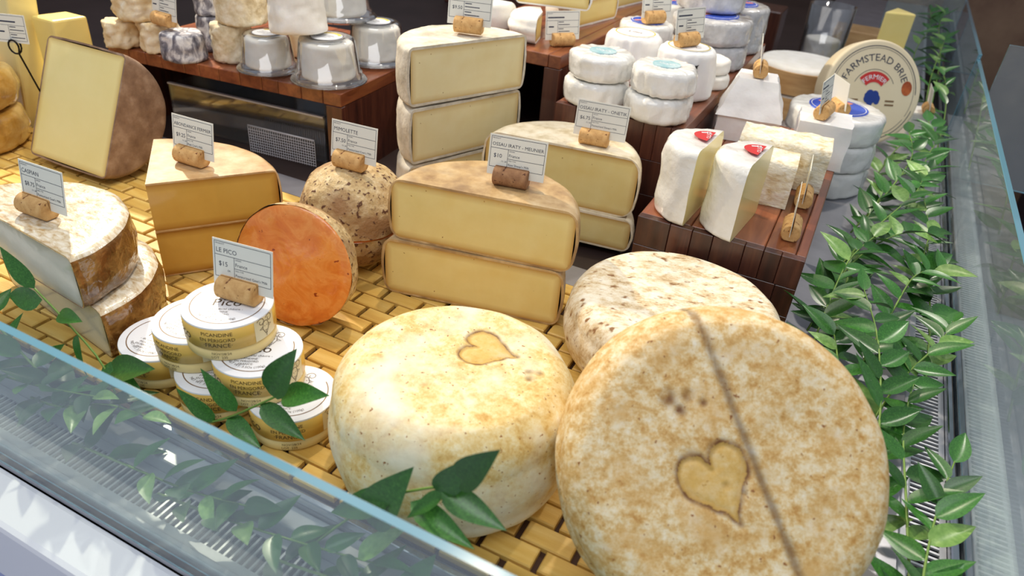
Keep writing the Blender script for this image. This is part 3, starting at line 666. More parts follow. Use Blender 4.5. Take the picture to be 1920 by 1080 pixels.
price_tag('cork price card on the ivory half wheel before the round cheeses', (-.315, .938, .1450), R(8), 'OSSAU IRATY - ONETIK', '$6.75', milk="Pasteurized Sheep's Milk", x=.006, W=.076, H=.050)
price_tag('cork price card on the topmost goat cheese box', (-.470, .408, .1156), R(8), 'LE PICO', '$15', 'EA', "Pasteurized Goat's Milk", x=.004, W=.066)
price_tag('cork price card on the top ivory cheese of the stack of three', (-.535, .950, .2612), R(15), '', '$9.50', x=.0, W=.066)

# ------------------------------------------------------------------ goat cheeses on the open-fronted riser
def puck(name, label, r0, r1, h, loc, mat, rz=0, group=None, amp=.003, ns=60, tilt=(0, 0), b=.006, n=56, seed=0, cat='cheese', disc=None):
    P = round_prof(1, h, .001, nt=8, nr=5); out = []
    P = []
    for i in range(7): P.append(((r1-b)*i/7, h))
    for i in range(6): t = i/5*math.pi/2; P.append((r1-b+b*math.sin(t), h-b+b*math.cos(t)))
    for i in range(1, 14): k = i/14; P.append((r1+(r0-r1)*k, h-b-(h-2*b)*k))
    for i in range(6): t = i/5*math.pi/2; P.append((r0-b+b*math.cos(t), b-b*math.sin(t)))
    for i in range(3): P.append(((r0-b)*(2-i)/3, 0))
    V, F = lathe(P, n); V = rough_up((V, F), amp, ns, seed)[0]
    V = [(p[0], p[1], max(p[2], 0.0)) for p in V]
    F = [tuple(reversed(f)) for f in F]
    o = part(name, (V, F), mat); o.location = loc; o.rotation_euler = (tilt[0], tilt[1], rz)
    return tag(o, label, cat, group)
zt = .1405
GC = 'goat cheeses on the open riser'
puck('goat_cheese', 'cream wrinkled goat cheese at the corner of the open riser', .029, .029, .045, (-1.192, .868, zt), 'goat_cream', seed=1, group=GC, amp=.006, ns=70)
puck('goat_cheese', 'cream wrinkled goat cheese beside the ash-grey goat cheese', .033, .033, .050, (-1.127, .893, zt), 'goat_cream', seed=2, group=GC, amp=.006, ns=70)
puck('goat_cheese', 'cream wrinkled goat cheese sitting across two others', .046, .046, .050, (-1.160, .893, zt+.051), 'goat_cream', seed=3, group=GC, amp=.007, ns=70)
puck('ash_goat_cheese', 'ash-grey goat cheese with white foot at the riser edge', .037, .034, .046, (-1.056, .880, zt), 'goat_ash', seed=4, group=GC, amp=.003, ns=50)
puck('ash_goat_cheese', 'ash-grey goat cheese behind the lowest ash one', .034, .034, .060, (-1.064, .966, zt), 'goat_ash', seed=5, group=GC, amp=.003, ns=50)
puck('ash_goat_cheese', 'ash-grey goat cheese lifted on top of another ash one', .034, .034, .055, (-1.066, .968, zt+.061), 'goat_ash', seed=6, group=GC, amp=.003, ns=50)
puck('tall_goat_cheese', 'cream bumpy goat cylinder standing between ash cheese and plastic dome', .034, .034, .064, (-.993, .930, zt), 'goat_tall', seed=7, group=GC, amp=.003, ns=110)
puck('tall_goat_cheese', 'cream bumpy goat cylinder on top of another cylinder', .042, .042, .075, (-.975, .942, zt+.065), 'goat_tall', seed=8, group=GC, amp=.003, ns=110)
puck('cream_cheese_round', 'tan goat cylinder partly behind the bumpy cylinder', .030, .030, .11, (-.918, 1.035, zt), 'goat_cream', seed=9, group=GC, amp=.002, ns=60)
def dome(label, loc, lab2, sc=1.0, rz=0):
    t = thing('plastic_dome', label, 'container', loc, (0, 0, rz), 'clear plastic cheese domes'); t.scale = (sc,)*3
    part('tray', lathe([(0, .0015), (.050, .0015), (.052, .006), (.058, .0075), (.0625, .0065), (.063, .005), (.058, .004), (.052, .0), (0, 0)], 56), MAT['plastic'], t)
    part('cover', lathe([(.0605, .0082), (.0575, .0095), (.0545, .0105), (.0545, .018), (.051, .020), (.0455, .066), (.043, .0715), (.039, .074), (.030, .0742), (.028, .0728), (0, .0728)], 56), MAT['plastic'], t)
    s = part('sticker', lathe([(0, .0737), (.026, .0737), (.026, .0742), (0, .0742)], 40), 'label_white', t, False)
    mb = MB(); put2(mb, ribbon(circ(.0215, 20, 40, 140), .006), z=.07435); part('gold_band', mb, 'gold', s, False)
    mb = MB(); put2(mb, ribbon(circ(.026, 40), .0012, True), z=.07436)
    for k in range(3): put2(mb, ribbon([(-.014, .004-.006*k), (.012-.003*k, .004-.006*k)], .0012), z=.07436)
    part('sticker_lettering', mb, 'ink', s, False)
    puck('fresh_cheese', lab2, .044*sc, .042*sc, .058*sc, (loc[0], loc[1], loc[2]+.0085*sc), 'bloom', seed=int(loc[0]*1000) % 50, group='fresh white cheeses in domes', amp=.0018*sc, ns=45)
    return t
dome('clear plastic dome over a white cheese beside the bumpy goat cylinder', (-.906, .922, zt), 'white cheese inside the dome beside the bumpy cylinder', .85)
dome('clear plastic dome over a white cheese at the front corner of the open riser', (-.790, .937, zt), 'white cheese inside the dome at the riser front corner')
dome('clear plastic dome over a white cheese behind the corner one', (-.800, 1.085, zt), 'white cheese inside the dome behind the corner one', .98)
dome('clear plastic dome over a white cheese stacked above the others', (-.850, 1.050, zt+.0746), 'white cheese inside the stacked-up dome')
puck('fresh_cheese', 'unwrapped white cheese cylinder balanced across the plastic domes', .046, .042, .066, (-.835, .925, zt+.0750), 'bloom', seed=31, amp=.003, ns=45, group='fresh white cheeses', tilt=(R(-3), R(-6)))
price_tag('cork price card on the cream goat cheese across two others', (-1.085, .872, zt+.052), R(-5), '', '', x=.0)
price_tag('cork price card on the unwrapped white cheese cylinder', (-.828, .918, zt+.1435), R(12), '', '', x=.0)

# clear acrylic tray under the open riser
def tray():
    t = thing('acrylic_tray', 'dark clear acrylic storage tray under the open-fronted riser', 'tray', (-.985, 1.02, -.0115), (0, 0, R(5)))
    w_, d_, h_ = .17, .10, .085
    for nm_, a, b in (('front_wall', (-w_, -d_, .003), (w_, -d_+.003, h_)), ('back_wall', (-w_, d_-.003, .003), (w_, d_, h_)), ('side_wall', (-w_, -d_+.0035, .003), (-w_+.003, d_-.0035, h_)), ('side_wall', (w_-.003, -d_+.0035, .003), (w_, d_-.0035, h_)), ('base', (-w_, -d_, 0), (w_, d_, .0025))):
        part(nm_, MB().box(a, b), MAT['plastic'], t, False)
    part('rim', MB().box((-w_, -d_-.002, h_), (w_, -d_+.004, h_+.003)), 'steel', t, False)
tray()
def basket():
    t = thing('wire_basket', 'fine wire mesh basket under the open-fronted riser', 'basket', (-.88, .905, -.0115), (0, 0, R(5))); mb = MB()
    for i in range(30):
        x = -.07+.14*i/29; mb.add(*tube([(x, 0, 0.002), (x, 0, .05)], .0006, 4))
    for k in range(9): mb.add(*tube([(-.07, 0, .004+.005*k), (.07, 0, .004+.005*k)], .0006, 4))
    p = part('mesh_panel', mb, 'steel', t, False); p['kind'] = 'stuff'
    part('rim', tube([(-.07, 0, .051), (.07, 0, .051)], .0016, 6), 'steel', t)
basket()

# ------------------------------------------------------------------ round white cheeses and blue-labelled wheels (riser z .16)
def wrapped_round(name, label, r, h, loc, mat, ring=None, group=None, seed=0, lab=None, amp=.004, r1=None, rz=0):
    t = thing(name, label, 'cheese', loc, (0, 0, rz), group)
    P = round_prof(r, h, min(.009, h*.3), nt=5, nr=4); V, F = lathe(P, 64)
    k1 = (r1 or r)/r
    V = [(p[0]*(1+(k1-1)*p[2]/h), p[1]*(1+(k1-1)*p[2]/h), p[2]) for p in V]
    out = []
    for p in V:   # vertical pleats of the wrapping
        a = math.atan2(p[1], p[0]); q = amp*(nz((math.cos(a)*3, math.sin(a)*3, p[2]*14), 2.2, seed)+.4*nz(p, 90, seed)); s = 1+q/r if math.hypot(p[0], p[1]) > r*.5 else 1
        out.append((p[0]*s, p[1]*s, max(0, p[2]+(q*.3 if p[2] > h*.5 else 0))))
    part('wrapping', (out, [tuple(reversed(f)) for f in F]), mat, t)
    if lab:
        m_, rr, ry = lab; part('label_disc', lathe([(0, h+.0016), (rr, h+.0014), (rr, h-.002)], 40), m_, t, False)
    return t
zr = .1605
RG = 'white round cheeses stacked two high'
def round_pair(x, y, r, h, lb, s):
    wrapped_round('round_cheese', lb+', lower of the two', r*1.03, h, (x-.003, y, zr), 'paper_gloss', group=RG, seed=s)
    t = wrapped_round('round_cheese', lb+', upper of the two', r, h, (x, y, zr+h+.0015), 'paper_gloss', group=RG, seed=s+1, lab=('teal', .021, 0))
    mb = MB(); put2(mb, ribbon([(0.026*(i/16-.5), 0.004*math.sin(i*1.9)) for i in range(16+1)], .0011), (0, 0), h+.0018); part('lettering', mb, 'label_white', t, False)
round_pair(-.264, 1.072, .049, .039, 'white wrapped round cheese at the riser corner', 41)
round_pair(-.368, 1.078, .049, .039, 'white wrapped round cheese behind the ivory half wheel tag', 44)
wrapped_round('cone_cheese', 'white paper-wrapped tapered cheese with green-ringed lid behind the round ones', .058, .075, (-.374, 1.255, zr), 'paper', seed=51, amp=.005, r1=.046, lab=('label_white', .037, 0))
wrapped_round('cone_cheese', 'white paper-wrapped tapered cheese with a small dark horse print on its side', .052, .078, (-.268, 1.215, zr), 'paper', seed=52, amp=.003, r1=.047, lab=('label_white', .036, 0))
for nm_, x, y, tt in (('a', -.362, 1.245, 'Lillis'), ('b', -.268, 1.215, '')):
    ob = [o for o in C.objects if o.name.startswith('cone_cheese')][0 if nm_ == 'a' else 1]; h_ = .075 if nm_ == 'a' else .078
    mb = MB(); put2(mb, ribbon(circ(.034, 48), .0022, True), z=h_+.0018); part('lid_ring', mb, 'gold', ob, False)
    mb = MB(); put2(mb, text(tt, .015) if tt else ribbon([(0.04*(i/14-.5), 0.004*math.sin(i*1.9)) for i in range(14+1)], .0011), (0, -.004), h_+.0018); part('lettering', mb, 'brown_ink', ob, False)
    if nm_ == 'b':
        mb = MB(); hs = [(-.008, .001), (-.0075, .004), (-.005, .006), (-.003, .0045), (.004, .0045), (.008, .006), (.006, .003), (.0055, -.001), (.0065, -.006), (.0050, -.006), (.0042, -.001), (-.001, -.0005), (-.002, -.006), (-.0034, -.006), (-.0035, 0), (-.0055, .002)]
        wrap2(mb, (hs, [tuple(range(len(hs)))]), .0518, R(-62), .057); part('horse_print', mb, 'black', ob, False)
puck('small_cheese', 'cream little cheese at the riser edge behind the horse-printed one', .036, .036, .024, (-.243, 1.298, zr), 'bloom', seed=55, amp=.002, group='little cream cheeses at the riser edge')
puck('small_cheese', 'cream little cheese on top of another at the riser edge', .036, .036, .024, (-.246, 1.300, zr+.0245), 'bloom', seed=56, amp=.002, group='little cream cheeses at the riser edge')
BG = 'blue-labelled wrapped wheels'
def blue_wheel(label, loc, r=.075, h=.05, seed=0, rz=0, mat='wrap_grey'):
    t = wrapped_round('blue_label_cheese', label, r, h, loc, mat, seed=seed, group=BG, lab=('blue', r*.62, 0), amp=.003, rz=rz)
    mb = MB(); put2(mb, ribbon([(-r*.4, -r*.3), (r*.4, r*.3)], r*.16), z=h+.0018); put2(mb, ribbon([(-r*.3, r*.35), (r*.2, r*.45)], r*.08), z=h+.0018)
    part('label_band', mb, 'salmon', t, False)
    mb = MB(); put2(mb, ribbon(circ(r*.57, 40), .0012, True), z=h+.0019); put2(mb, ribbon([(0.04*(i/14-.5), 0.004*math.sin(i*1.9)) for i in range(14+1)], .0011), (0, 0), h+.0021, rot=R(36)); part('lettering', mb, 'label_white', t, False)
    return t
blue_wheel('blue-labelled wrapped wheel at the rear riser side, lower layer', (-.285, 1.452, zr), h=.045, seed=61); blue_wheel('blue-labelled wrapped wheel under the raised one, blue disc half covered', (-.285, 1.450, zr+.046), h=.045, seed=62, rz=R(20))
blue_wheel('blue-labelled white wheel behind the tapered cheeses', (-.388, 1.366, zr), h=.075, seed=63, r=.050, mat='paper_gloss'); blue_wheel('blue-labelled wheel furthest along the riser, label mostly hidden', (-.394, 1.545, zr), h=.085, seed=64, r=.056, mat='paper_gloss')
blue_wheel('blue-labelled wheel raised on top of two others', (-.305, 1.49, zr+.0935), h=.052, seed=65, r=.065); blue_wheel('blue-labelled wheel at the outer riser edge behind the doubled one', (-.275, 1.612, zr), h=.09, seed=66, r=.068)
price_tag('cork price card standing on the horse-printed tapered cheese', (-.272, 1.208, zr+.0800), R(62), '', '', x=.006)
price_tag('cork price card standing on the blue-labelled white wheel', (-.372, 1.348, zr+.0770), R(55), '', '', x=.006)

# ------------------------------------------------------------------ soft cheeses on the tall riser (z .20)
zs = .2005
SG = 'soft ripe cheeses on the tall riser'
cut_cheese('soft_cheese_half', 'ripe soft cheese with white rind and yellow cut side at the riser corner', .058, .046, 120, 285, (-.545, 1.235, zs), (0, 0, 0), 'bloom', 'paste_gouda', b=.014, tk=.004, seed=71, group=SG, bulge=.004)
cut_cheese('soft_cheese_half', 'oozing yellow soft cheese half resting on top of the corner one', .070, .034, 0, 180, (-.545, 1.275, zs+.0485), (0, 0, R(14)), 'bloom', 'paste_comte', b=.010, tk=.003, seed=72, group=SG)
cut_cheese('soft_cheese_half', 'soft cheese wedge with wide yellow cut face along the riser edge', .095, .050, 80, 260, (-.515, 1.42, zs), (0, 0, R(0)), 'bloom', 'paste_gouda', b=.012, tk=.004, seed=73, group=SG)
cut_cheese('soft_cheese_half', 'second soft cheese wedge further along the riser edge', .100, .050, 80, 260, (-.525, 1.64, zs), (0, 0, R(0)), 'bloom', 'paste_comte', b=.012, tk=.004, seed=74, group=SG)
cut_cheese('soft_cheese_half', 'soft cheese half lying at the inner side of the tall riser', .045, .05, 180, 360, (-.65, 1.25, zs), (0, 0, 0), 'bloom', 'paste_gouda', b=.012, tk=.004, seed=75, group=SG)
price_tag('cork price card at the corner of the tall riser', (-.493, 1.215, zs), R(50), '', '', x=.0)

# ------------------------------------------------------------------ things on the low riser (z .11)
zl = .1105
def half_wrapped(label, loc, rz, r, h, seed, dark=False):
    """half cylinder wrapped in white paper: curved side out, cut face with cream paste; flat side along local +X... """
    t = thing('wrapped_cheese_half', label, 'cheese', loc, (0, 0, rz), 'white paper-wrapped half cheeses')
    P = round_prof(r, h, .012, bb=.006, nt=6, nr=5); V, F = sweep(P, R(90), R(270), 36)
    out = []
    for p in V:
        q = .003*nz(p, 40, seed)+.0016*nz(p, 95, seed+3); k = min(1, math.hypot(p[0], p[1])/r); s = 1+q/r*k
        x = p[0]*s
        out.append((min(x, 0), p[1]*s, max(0, p[2]+q*.4*(p[2] > h*.6))))
    part('wrapping', (out, [tuple(reversed(f)) for f in F]), 'paper_gloss', t)
    m = len(P); c1 = [out[k] for k in range(m)]; c2 = [out[36*m+k] for k in range(m)]
    poly = [(0.0, p[1], p[2]) for p in c1]+[(0.0, p[1], p[2]) for p in reversed(c2[1:-1])]
    part('cut_face', (poly, [tuple(range(len(poly)))[::-1]]), 'paste_comte', t, False)
    mb = MB(); pts = circ(.024, 20, 95, 265); mb.add([(x+(-.001), y*.8+.004, h+.0035) for x, y in pts], [tuple(range(len(pts)))])
    s_ = part('seal', mb, 'red', t, False)
    mb = MB(); put2(mb, text('SOTTO', .0075), (-.010, .006), h+.0037, rot=R(-75)); put2(mb, ribbon([(-.018, .010), (-.010, .016), (-.006, .012)], .003), z=h+.0037); part('seal_lettering', mb, 'label_white', s_, False)
    return t
half_wrapped('white paper-wrapped half cheese with red seal, next to the ivory half wheel', (-.142, .880, zl), R(-4), .056, .099, 81)
half_wrapped('white paper-wrapped half cheese with red seal, in front of the wrinkled bars', (-.078, .872, zl), R(-6), .055, .099, 84)
def wrinkled_bar(label, loc, rz, lx, ly, h, seed):
    t = thing('wrinkled_cheese_bar', label, 'cheese', loc, (0, 0, rz), 'wrinkled white cheese bars'); mb = MB(); n = 40; prof = []
    P = [];  b = .006
    for i in range(9): P.append((-ly/2+b+(ly-2*b)*i/8, h))
    ring = [(-ly/2, 0), ] + [(-ly/2, h*k/7) for k in range(1, 7)] + [(-ly/2+b*.4, h-b*.3)] + [(-ly/2+b+(ly-2*b)*k/7, h) for k in range(8)] + [(ly/2-b*.4, h-b*.3)] + [(ly/2, h*k/7) for k in range(6, 0, -1)] + [(ly/2, 0)]
    m = len(ring); V = []; F = []
    for i in range(n+1):
        x = -lx/2+lx*i/n
        for (y, z) in ring:
            q = .0030*nz((x*.35, y*1.3, z*1.3), 100, seed)+.001*nz((x, y, z), 160, seed); zz = z+q*(1 if z > h*.8 else 0) ; yy = y+q*math.copysign(1, y)*(1 if z < h*.95 else 0)
            V.append((x, yy, max(0, zz)))
    for i in range(n):
        for k in range(m-1): F.append((i*m+k, (i+1)*m+k, (i+1)*m+k+1, i*m+k+1))
    part('rind', (V, [tuple(reversed(f)) for f in F]), 'bloom_wrinkle', t)
    part('cut_face', ([V[k] for k in range(m)], [tuple(range(m))]), 'paste_comte', t, False); part('cut_face', ([V[n*m+k] for k in range(m)], [tuple(range(m))[::-1]]), 'paste_comte', t, False)
    return t
wrinkled_bar('wrinkled white cheese bar with yellow cut end, nearer the half cheeses', (-.084, .990, zl), R(4), .085, .062, .062, 91)
wrinkled_bar('wrinkled white cheese bar behind the other, beside the paper-wrapped cube', (-.070, 1.075, zl), R(4), .125, .070, .064, 95)
def paper_prism(name, label, loc, rz, b0, b1, h, seed, group=None):
    V = []; F = []; n = 10; t = loc
    rows = 9
    for k in range(rows):
        z = h*k/(rows-1); s = b0+(b1-b0)*k/(rows-1)
        for i in range(4*n):
            e, u = divmod(i, n); u = u/n*2-1; p = [(u, -1), (1, u), (-u, 1), (-1, -u)][e]
            q = .0035*nz((p[0]*s, p[1]*s, z), 55, seed)
            V.append((p[0]*s+q, p[1]*s+q*.7, z if k in (0, rows-1) else z+q*.5))
    m = 4*n
    for k in range(rows-1):
        for i in range(m): F.append((k*m+i, k*m+(i+1) % m, (k+1)*m+(i+1) % m, (k+1)*m+i))
    F += [tuple(range(m))[::-1], tuple(range((rows-1)*m, rows*m))]
    o = part(name, (V, F), 'paper', sharp=35); o.location = loc; o.rotation_euler = (0, 0, rz); return tag(o, label, 'cheese', group)
paper_prism('pyramid_cheese', 'white paper-wrapped pyramid cheese topped with a cork card', (-.150, 1.235, zl+.041), R(8), .052, .030, .058, 101)
paper_prism('pyramid_cheese', 'white paper-wrapped cheese base under the pyramid', (-.152, 1.237, zl), R(10), .048, .049, .040, 103)
paper_prism('paper_wrapped_cube', 'white paper-wrapped cube of cheese at the outer rim of the low riser', (-.030, 1.190, zl), R(6), .040, .038, .068, 105)
price_tag('cork price card turned edge-on upon the paper pyramid', (-.150, 1.232, zl+.1005), R(100), '', '', '', '', x=.004)
price_tag('cork price card turned edge-on upon the paper-wrapped cube', (-.036, 1.185, zl+.0692), R(82), '', '', '', '', x=.004)
price_tag('cork price card lying edge-on at the riser rim beside the wrinkled bars', (-.022, 1.000, zl), R(94), '', '', x=.004, lean=3)
price_tag('cork price card edge-on at the front corner of the low riser', (-.022, .888, zl), R(94), '', '', x=.004, lean=3)

# ------------------------------------------------------------------ stack right of the low riser, brie wheels
SK = 'wrapped white wheels stacked behind the low riser'
for k in range(3):
    if k == 2: blue_wheel('blue-labelled white wheel topping the stack beside the leafy branches', (-.022, 1.418, -.0115+.1), r=.083, h=.048, seed=113, rz=R(30), mat='paper_gloss')
    else: wrapped_round('stacked_wheel', ('white wrapped wheel at the foot of the stack beside the leafy branches', 'white wrapped wheel in the middle of the stack beside the leafy branches')[k], .083, .049, (-.022, 1.418, -.0115+.05*k), 'paper_gloss', seed=110+k, group=SK, amp=.005)
price_tag('cork price card on the blue-labelled wheel of the stack', (-.020, 1.380, .1380), R(118), '', '', x=.006)
def bark_brie(label, loc, seed):
    t = thing('boxed_brie', label, 'cheese', loc, group='bries in wooden hoops')
    part('wood_hoop', lathe([(.103, .0), (.108, .0), (.108, .050), (.103, .050), (.103, 0)], 56), 'bark_box', t, sharp=40)
    P = round_prof(.1025, .058, .012, nt=6, nr=5); V, F = lathe(P, 56); V = rough_up((V, F), .002, 30, seed)[0]
    part('cheese', (V, [tuple(reversed(f)) for f in F]), 'bloom', t)
bark_brie('white brie in a wooden hoop, lower of two behind the standing brie', (-.135, 1.875, -.0115), 121); bark_brie('white brie in a wooden hoop, upper of two behind the standing brie', (-.135, 1.875, .0475), 122)
def big_brie():
    r, th = .108, .045; n = Vector((.46, -.80, .34)).normalized(); za = n; xa_ = Vector((0, 0, 1)).cross(za).normalized(); ya_ = za.cross(xa_)
    c = Vector((.008, 1.735, -.0115+r*ya_.z+.0165*0))
    t = thing('brie_wheel', 'large brie wheel standing on edge with printed farmstead label', 'cheese', c, frame_rot(xa_, ya_, za))
    P = round_prof(r, th, .006, nt=6, nr=4); V, F = lathe(P, 72); part('box', (V, [tuple(reversed(f)) for f in F]), 'brie_face', t)
    z = th+.0004; mb = MB()
    put2(mb, ribbon(circ(r*.88, 64, 0, 180), .0016), z=z); put2(mb, ribbon(circ(r*.84, 64, -30, 210), .0008), z=z); put2(mb, ribbon(circ(r*.90, 64, 200, 340), .0014), z=z); put2(mb, ribbon(circ(r*.84, 64, 215, 325), .0008), z=z)
    put2(mb, ribbon(circ(r*.44, 40, 25, 155), .0010), z=z)
    put2(mb, arc_text('FARMSTEAD BRIE', .0205, r*.60, 90), z=z)
    part('lettering', mb, 'ink', t, False)
    mb = MB(); V, F = ribbon(circ(r*.30, 24, 40, 140), .022); put2(mb, (V, F), z=z+.0001); s = part('badge', mb, 'red', t, False)
    mb = MB(); put2(mb, arc_text('FERMIER', .0135, r*.30-.0045, 90), z=z+.0003); part('badge_lettering', mb, 'label_white', s, False)
    mb = MB(); cs_ = [(0, -.010, .012), (-.009, -.013, .009), (.009, -.012, .0095), (-.005, -.003, .009), (.006, -.004, .0085), (-.011, -.006, .006), (.011, -.018, .006), (-.004, -.020, .007)]
    for q, (x_, y_, r_) in enumerate(cs_):
        c_ = circ(r_, 14, cx=x_, cy=y_); mb.add([(x, y, z+.00003*q) for x, y in c_], [tuple(range(len(c_)))])
    put2(mb, ribbon([(0, -.024), (.0005, -.036), (.002, -.044)], .0026), z=z); part('tree_emblem', mb, 'navy', t, False)
    for sx in (-1, 1):
        mb = MB()
        for k in range(2): put2(mb, ribbon([(sx*.040-.010, -.016-.008*k), (sx*.040+.010, -.016-.008*k)], .0035), z=z)
        part('small_print', mb, 'brown_ink', t, False)
    mb = MB(); put2(mb, ribbon([(-.03, -.052), (.03, -.052)], .002), z=z); put2(mb, ribbon([(-.022, -.060), (.022, -.060)], .002), z=z); part('small_print', mb, 'brown_ink', t, False)
    mb = MB(); put2(mb, text('12', .0105), (.026, -.080), z); part('small_print', mb, 'brown_ink', t, False)
    mb = MB(); c_ = circ(.0115, 28, ry=.0150, cx=.074, cy=.012); mb.add([(x, y, z) for x, y in c_], [tuple(range(len(c_)))]); part('amber_seal', mb, 'amber_seal', t, False)
big_brie()
# blurred things beyond: glass jar, cheese under film, cheese wedge with tag, small wooden crate
def jar():
    t = thing('glass_jar', 'clear glass jar standing behind the hooped bries', 'jar', (-.125, 2.20, -.0115))
    part('glass_body', lathe([(0, 0), (.05, 0), (.054, .006), (.056, .03), (.06, .20), (.057, .20), (.053, .03), (.048, .012), (0, .010)], 48), MAT['plastic'], t)
    puck('dried_cheese', 'pale cheese round inside the glass jar', .044, .046, .10, (-.125, 2.20, .002), 'bloom', seed=131)
jar()
block('cheese_block', 'pale cheese block with yellow rim behind the standing brie', [(-.055, 0), (.045, 0), (.05, .10), (-.05, .10)], .12, 'paste_ivory', (.045, 2.06, -.0115), rot=(0, 0, R(10)))
block('cheese_block', 'yellow cheese piece resting on the pale block behind the standing brie', [(-.045, 0), (.03, .0), (.01, .08)], .10, 'paste_gouda', (.045, 2.09, .110), rot=(0, 0, R(20)))
block('cheese_block', 'cream cheese piece under the leaves beside the standing brie', [(-.03, 0), (.03, 0), (.03, .06), (-.03, .06)], .07, 'bloom', (.150, 1.80, -.0115), rot=(0, 0, R(20)))
price_tag('cork price card edge-on near the cream piece under the leaves', (.150, 1.80, .0588), R(95), '', '', x=.0)
block('wooden_crate', 'small brown wooden crate far behind the glass jar', [(-.10, 0), (.10, 0), (.10, .12), (-.10, .12)], .10, 'bark_box', (-.02, 2.45, -.0115), cat='crate')
block('wooden_crate', 'long brown wooden crate behind the blue-labelled wheels', [(-.22, 0), (.10, 0), (.10, .12), (-.22, .12)], .16, 'wood_end', (-.35, 2.2, -.0115), cat='crate')
block('wooden_crate', 'dark wooden crate behind the tall riser', [(-.5, 0), (.3, 0), (.3, .12), (-.5, .12)], .34, 'wood_end', (-.9, 2.3, -.0115), cat='crate')
block('display_counter', 'dark neighbouring counter outside beyond the side glass', [(-.5, 0), (.9, 0), (.9, .5), (-.5, .5)], .95, 'dark', (1.25, 3.0, -.95), cat='counter')

# wire-pinned tag
def wire_tag():
    t = thing('wire_price_tag', 'white price card clipped in a looped black wire pin', 'price tag', (-1.166, .680, .093), (0, 0, R(22)))
    base = Vector((.003, .008, -.012)); top = Vector((-.012, -.004, .075)); pts = [base, base.lerp(top, .5), top]
    for i in range(1, 22):
        a = 2*math.pi*i/14-.6; pts.append(top+Vector((-.007+.009*math.cos(a), .0004*i, .009+.009*math.sin(a)*1.2)))
    part('wire', tube(pts, .0014, 6), 'wire', t)
    card_parts(t, '', '', '', '', z0=.090, lean=R(6), x=-.020, W=.052, H=.042)
wire_tag()

# ------------------------------------------------------------------ leafy branches
def leaf_mesh(name, wd, curl, fold, mat):
    V = []; F = []; nl, nw = 9, 4
    for i in range(nl+1):
        u = i/nl; hw = wd*(math.sin(math.pi*min(1, u**.72))**.9)*(1-.25*u) if 0 < i < nl else .0006
        for k in range(nw+1):
            v = k/nw*2-1; V.append((u, v*hw, -curl*u*u+fold*abs(v)**1.3*hw*1.2))
    for i in range(nl):
        for k in range(nw): a = i*(nw+1)+k; F.append((a, a+nw+1, a+nw+2, a+1))
    return mesh(name, (V, F), mat)
LV = [leaf_mesh('leaf', .235, .10, .30, 'leaf'), leaf_mesh('leaf', .26, .22, .22, 'leaf'), leaf_mesh('leaf', .225, .05, .4, 'leaf'), leaf_mesh('leaf', .245, -.08, .26, 'leaf'), leaf_mesh('leaf', .235, .15, .28, 'leaf_pale')]
SL = [leaf_mesh('leaf', .185, .08, .22, 'leaf'), leaf_mesh('leaf', .205, .16, .18, 'leaf'), leaf_mesh('leaf', .17, .05, .25, 'leaf')]
def add_leaf(t, p, d, L, roll, me, nrm=None):
    d = Vector(d).normalized(); up = Vector((0, 0, 1)); s = up.cross(d)
    if s.length < .05: s = Vector((1, 0, 0))
    s.normalize()
    if nrm is not None: s = Vector(nrm).cross(d).normalized()
    n = d.cross(s); m = Matrix((d, s, n)).transposed() @ Matrix.Rotation(roll, 3, 'X')
    o = part('leaf', me, None, t, loc=p, rot=m.to_euler()); o.scale = (L, L, L); return o
def smooth_path(P, n):
    P = [Vector(p) for p in P]; out = []
    for i in range(n+1):
        u = i/n*(len(P)-1); k = min(int(u), len(P)-2); f = u-k
        p0, p1, p2, p3 = P[max(k-1, 0)], P[k], P[k+1], P[min(k+2, len(P)-1)]
        out.append(.5*((2*p1)+(p2-p0)*f+(2*p0-5*p1+4*p2-p3)*f*f+(3*p1-p0-3*p2+p3)*f**3))
    return out
BR = 'leafy green branches laid around the cheeses'
def branch(label, path, nleaf, seed, L=(.036, .056), pale=.15, zmin=-.03, xmax=.204, spread=(35, 75), ymin=None, lift=(-15, 45)):
    rnd = random.Random(seed); P = smooth_path(path, 18); t = thing('leafy_branch', label, 'branch', P[0], group=BR); o = P[0]
    part('stem', tube([p-o for p in P], [.0016*(1-.55*i/18) for i in range(19)], 5), 'stem', t)
    for i in range(nleaf):
        u = (i+.6)/nleaf*18; k = min(int(u), 17); p = P[k].lerp(P[k+1], u-k); d = (P[k+1]-P[k]).normalized()
        for tr in range(12):
            a = R(rnd.uniform(*spread))*(1 if i % 2 else -1); d2 = Matrix.Rotation(a, 3, 'Z') @ d; d2.z = math.sin(R(rnd.uniform(*lift))); l = rnd.uniform(*L)*(1-.25*i/nleaf)
            if i == nleaf-1: d2 = d.copy(); d2.z += .2
            e = p+d2.normalized()*l
            if e.z > zmin+.004 and e.x < xmax and (ymin is None or e.y > ymin): break
        else:
            d2.z = .3; e = p+d2.normalized()*l
            if e.x > xmax or (ymin is not None and e.y < ymin): continue
        me = LV[4] if rnd.random() < pale else LV[rnd.randrange(4)]
        add_leaf(t, p-o, d2, l, rnd.uniform(-.5, .5), me)
    return t
